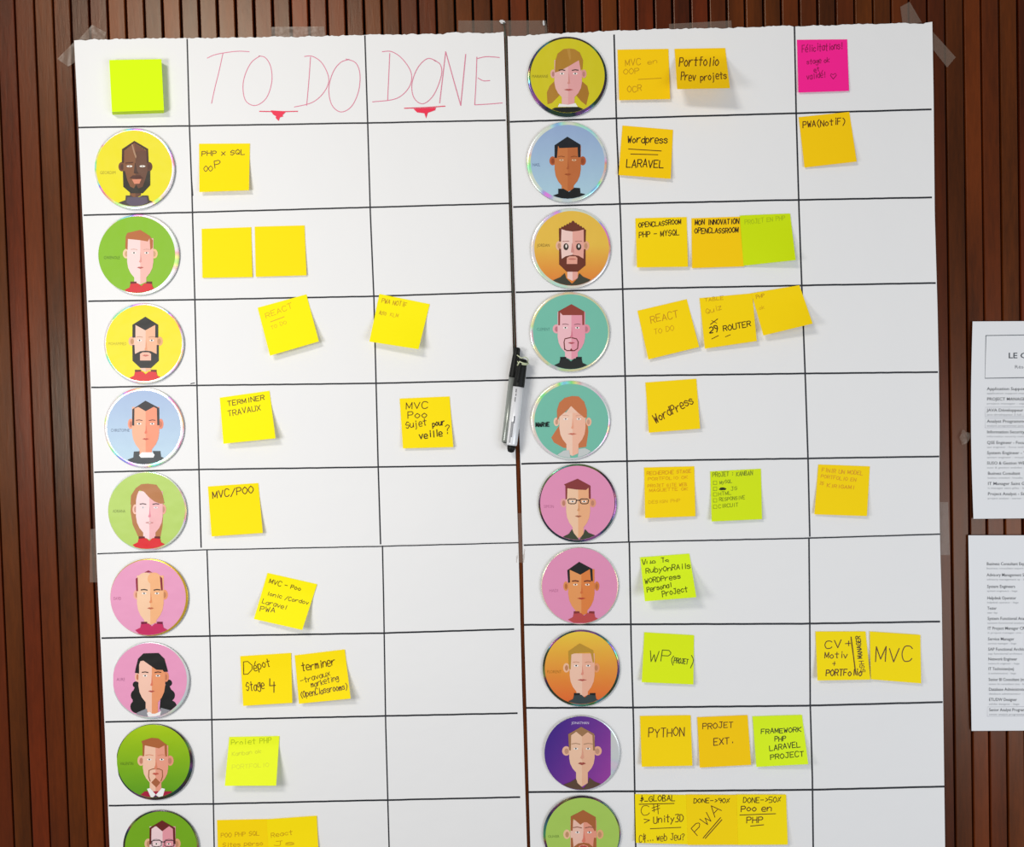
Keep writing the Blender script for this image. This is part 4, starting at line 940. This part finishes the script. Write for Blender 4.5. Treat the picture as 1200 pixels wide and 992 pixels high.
O = P(603, 408, 0.006)
cord = empty('hanging_cord', O, 'thin dark green cord running down the joint and tied round the marker caps', 'cord')
c = [P(592.3 + 1.2 * t * 0 + lerp_tab([(0, 0), (1, 10.8)], t), 27 + (408 - 27) * t, 0.003 + 0.0035 * t) for t in [i / 20 for i in range(21)]]
c[0] = P(590, 24, 0.005)
tube('cord_line', c, 0.0009, CORD2, cord, origin=O)
lo = [P(613 + 6.2 * math.cos(a), 424.5 + 2.4 * math.sin(a) + 1.2 * math.cos(a), 0.0155 + 0.0085 * math.sin(a)) for a in [i * math.pi / 8 for i in range(17)]]
tube('knotted_loop', lo, 0.0009, CORD, cord, origin=O)
tube('knotted_loop', [P(606, 416, .018), P(611, 419.5, .024), P(616, 418, .023), P(619, 421, .018), P(618, 427, .012)], 0.0008, CORD, cord, origin=O)
tube('knotted_loop', [P(606.5, 428, .022), P(609, 423.5, .0255), P(613, 425.5, .0255), P(618, 426, .022)], 0.0011, CORD, cord, origin=O)

# ---------------------------------------------------------------- tape
def tape_mat():
    m = bpy.data.materials.new('clear_tape'); m.use_nodes = True; nt = m.node_tree; b = nt.nodes['Principled BSDF']
    b.inputs['Base Color'].default_value = lin((170, 150, 135)); b.inputs['Roughness'].default_value = 0.28
    add_bump(nt, b, 60, .5, .002, 2)
    tr = nt.nodes.new('ShaderNodeBsdfTransparent'); mx = nt.nodes.new('ShaderNodeMixShader'); mx.inputs[0].default_value = 0.17
    nt.links.new(tr.outputs[0], mx.inputs[1]); nt.links.new(b.outputs[0], mx.inputs[2]); nt.links.new(mx.outputs[0], nt.nodes['Material Output'].inputs['Surface'])
    return m
TAPE = tape_mat()
def tape(quad, label, dep=0.0008, rough=0.0, n=8):
    cx, cy = bil(quad, .5, .5); O = P(cx, cy, dep); vs = []; fs = []
    for j in range(n + 1):
        for i in range(n + 1):
            x, y = bil(quad, i / n, j / n)
            vs.append(P(x, y, dep + random.uniform(0, rough) + 0.0003 * math.sin(i * 1.3 + j)))
    for j in range(n):
        for i in range(n): a = j * (n + 1) + i; fs.append((a, a + n + 1, a + n + 2, a + 1))
    o = link('tape_strip', mesh_from('tape_strip', vs, fs, O), TAPE, smooth=rough == 0); o.location = O
    tag(o, label, 'tape', 'clear tape holding the sheets'); solidify(o, 0.00008); return o
tape([(91, 47.5), (108, 29), (124, 38), (122, 50)], 'clear tape strip above the top left corner of the left sheet')
tape([(67, 69), (86, 50), (92, 70), (80, 78)], 'clear tape strip at the left side of the top left corner')
tape([(318, 31.5), (380, 31), (381, 46), (318, 46.5)], 'clear tape strip along the torn top edge above the red heading')
tape([(537, 24), (640, 24), (642, 44), (537, 44)], 'wide clear tape bridging the two sheets at their top edges')
tape([(784, 28), (857, 24), (858, 40), (784, 40)], 'dull clear tape strip along the top edge of the right sheet')
tape([(1055, 8), (1066, 2), (1080, 26), (1058, 30)], 'clear tape strip pointing up near the top right corner')
tape([(1092, 36), (1120, 67), (1110, 79), (1091, 55)], 'clear tape strip slanting off the top right corner of the right sheet')
tape([(106, 620), (116, 618), (118, 682), (105, 682)], 'clear tape strip on the left edge where the left sheets meet')
tape([(603, 601), (616, 601), (618, 659), (605, 659)], 'clear tape strip over the dark joint where the lower sheets begin', 0.0012)
tape([(1098, 588), (1111, 588), (1113, 650), (1099, 650)], 'clear strip added for the glare on the right edge where the right sheets meet')  # strip added to stand in for pale glare on the wood beside the sheet
GL = solid('crumpled_tape', (225, 225, 225), 0.12, 0.0, 1.0)
def crumple(cx, cy, rx, ry, dep, label, seed):
    rnd = random.Random(seed); bm = bmesh.new(); bmesh.ops.create_icosphere(bm, subdivisions=2, radius=1)
    O = P(cx, cy, dep)
    for v in bm.verts:
        k = rnd.uniform(.45, 1.1); v.co = Vector((v.co.x * rx * k, v.co.y * 0.0025 * k, v.co.z * ry * k)) 
    me = bpy.data.meshes.new('crumpled_tape'); bm.to_mesh(me); bm.free()
    m = TAPE if seed % 2 else GL
    o = link('crumpled_tape', me, m); o.location = O; tag(o, label, 'tape', 'crumpled bits of clear tape'); return o
crumple(588.5, 25.5, 0.0055, 0.0028, 0.004, 'shiny crumpled bit of tape at the top of the joint between the sheets', 2)
crumple(637, 27, 0.0018, 0.0045, 0.003, 'small bright fold of tape right of the joint, above the top right disc', 4)
crumple(1131, 512, 0.0085, 0.0125, 0.003, 'crumpled knob of clear tape at the left edge of the upper printed list', 3)

# ---------------------------------------------------------------- printed lists at right
def a4(quad, edge_bow, label, rows, title=None):
    def dep(x, y): 
        u, v = inv_bil(quad, (x, y)); return 0.0035 + 0.002 * math.sin(math.pi * max(0, min(1, v))) * (1 - min(1, max(0, u) * 2.5))
    n, m = 12, 24; vs = []; fs = []; cx, cy = bil(quad, .5, 1); O = P(cx, cy, .0035)
    for j in range(m + 1):
        for i in range(n + 1):
            u, v = i / n, j / m; x, y = bil(quad, u, v); x -= edge_bow * math.sin(math.pi * v) * (1 - u) ** 2
            vs.append(P(x, y, dep(x, y)))
    for j in range(m):
        for i in range(n): a = j * (n + 1) + i; fs.append((a, a + n + 1, a + n + 2, a + 1))
    th = empty('printed_list', O, label, 'poster', 'printed lists on white paper')
    o = link('page', mesh_from('page', vs, fs, O), solid('office_paper', (236, 237, 240), .7, bump=(12, .15, .01, 2)), th, smooth=True); solidify(o, .0002)
    art = Art(dep, base=0.0002)
    if title: title(art)
    for x, y, t, sub, wd, box in rows:
        art.type(t, x, y, 5.0, (84, 86, 92), 0, wd, 0.008)
        art.type(sub, x, y + 4.6, 3.0, (160, 162, 168), 0, wd * 1.08)
        if box: art.ribbon([(x - 2, y + 6), (x - 2, y - 5), (x + 110, y - 6), (x + 110, y + 5), (x - 2, y + 6)], .35, (176, 178, 186))
    art.build('printed_text', INK, th)
def ttl(a):
    a.ribbon([(1155.4, 393), (1154.3, 443), (1292, 441), (1292, 391), (1155.4, 393)], .9, (110, 114, 120))
    a.type('LE C', 1181.5, 419.5, 9.2, (92, 96, 102), 0, 21.5, .015)
    a.type('Réseau', 1189, 431.5, 5.5, (130, 132, 138), 0, 20)
R1 = [('Application Support Manager', 457, 68, 0), ('PROJECT MANAGER - SAP', 469, 62, 0), ('JAVA Développeur 3 Full', 482, 56, 1), ('Analyst Programmer Java', 495, 58, 1),
      ('Information Security Manager', 507.5, 64, 0), ('QSE Engineer - Focus Web', 520, 58, 0), ('System Engineer - Virtual', 532, 58, 0), ('SUSO & Gestion WEBDEV', 544, 57, 0),
      ('Business Consultant', 556, 38, 0), ('IT Manager Saint Gilles', 568, 52, 0), ('Project Analyst - Starter', 580, 54, 0)]
a4([(1139.8, 376.5), (1306, 375.5), (1306, 606), (1140.8, 607.6)], 2.4, 'white printed list with a boxed heading, upper one at the right edge',
   [(1156.5 + (i > 7) * 1.0, y, t, t.lower() + ' - bruxelles', wd, bx) for i, (t, y, wd, bx) in enumerate(R1)], ttl)
R2 = [('Business Consultant Expert', 662, 50), ('Advisory Management Sp', 675, 46), ('System Engineers', 688.5, 33), ('Helpdesk Operator', 702, 34), ('Tester', 714, 11), ('System Functional Analyst', 726, 50),
      ('IT Project Manager CRM', 737.5, 47), ('Service Manager', 750, 31), ('SAP Functional Architect', 762, 48), ('Network Engineer', 773.5, 34), ('IT Technicien(ne)', 785, 30), ('Senior BI Consultant (m)', 797.5, 43),
      ('Database Administrator', 809, 45), ('ETL/DW Designer', 821, 33), ('Senior Analyst Programmer', 833, 50)]
a4([(1134.8, 627), (1301, 627), (1304, 855), (1138.6, 856)], 0.0, 'white printed list without heading, lower one at the right edge',
   [(1156.2 + i * .2, y, t, t.lower() + ' - liege', wd, i == 14) for i, (t, y, wd) in enumerate(R2)])
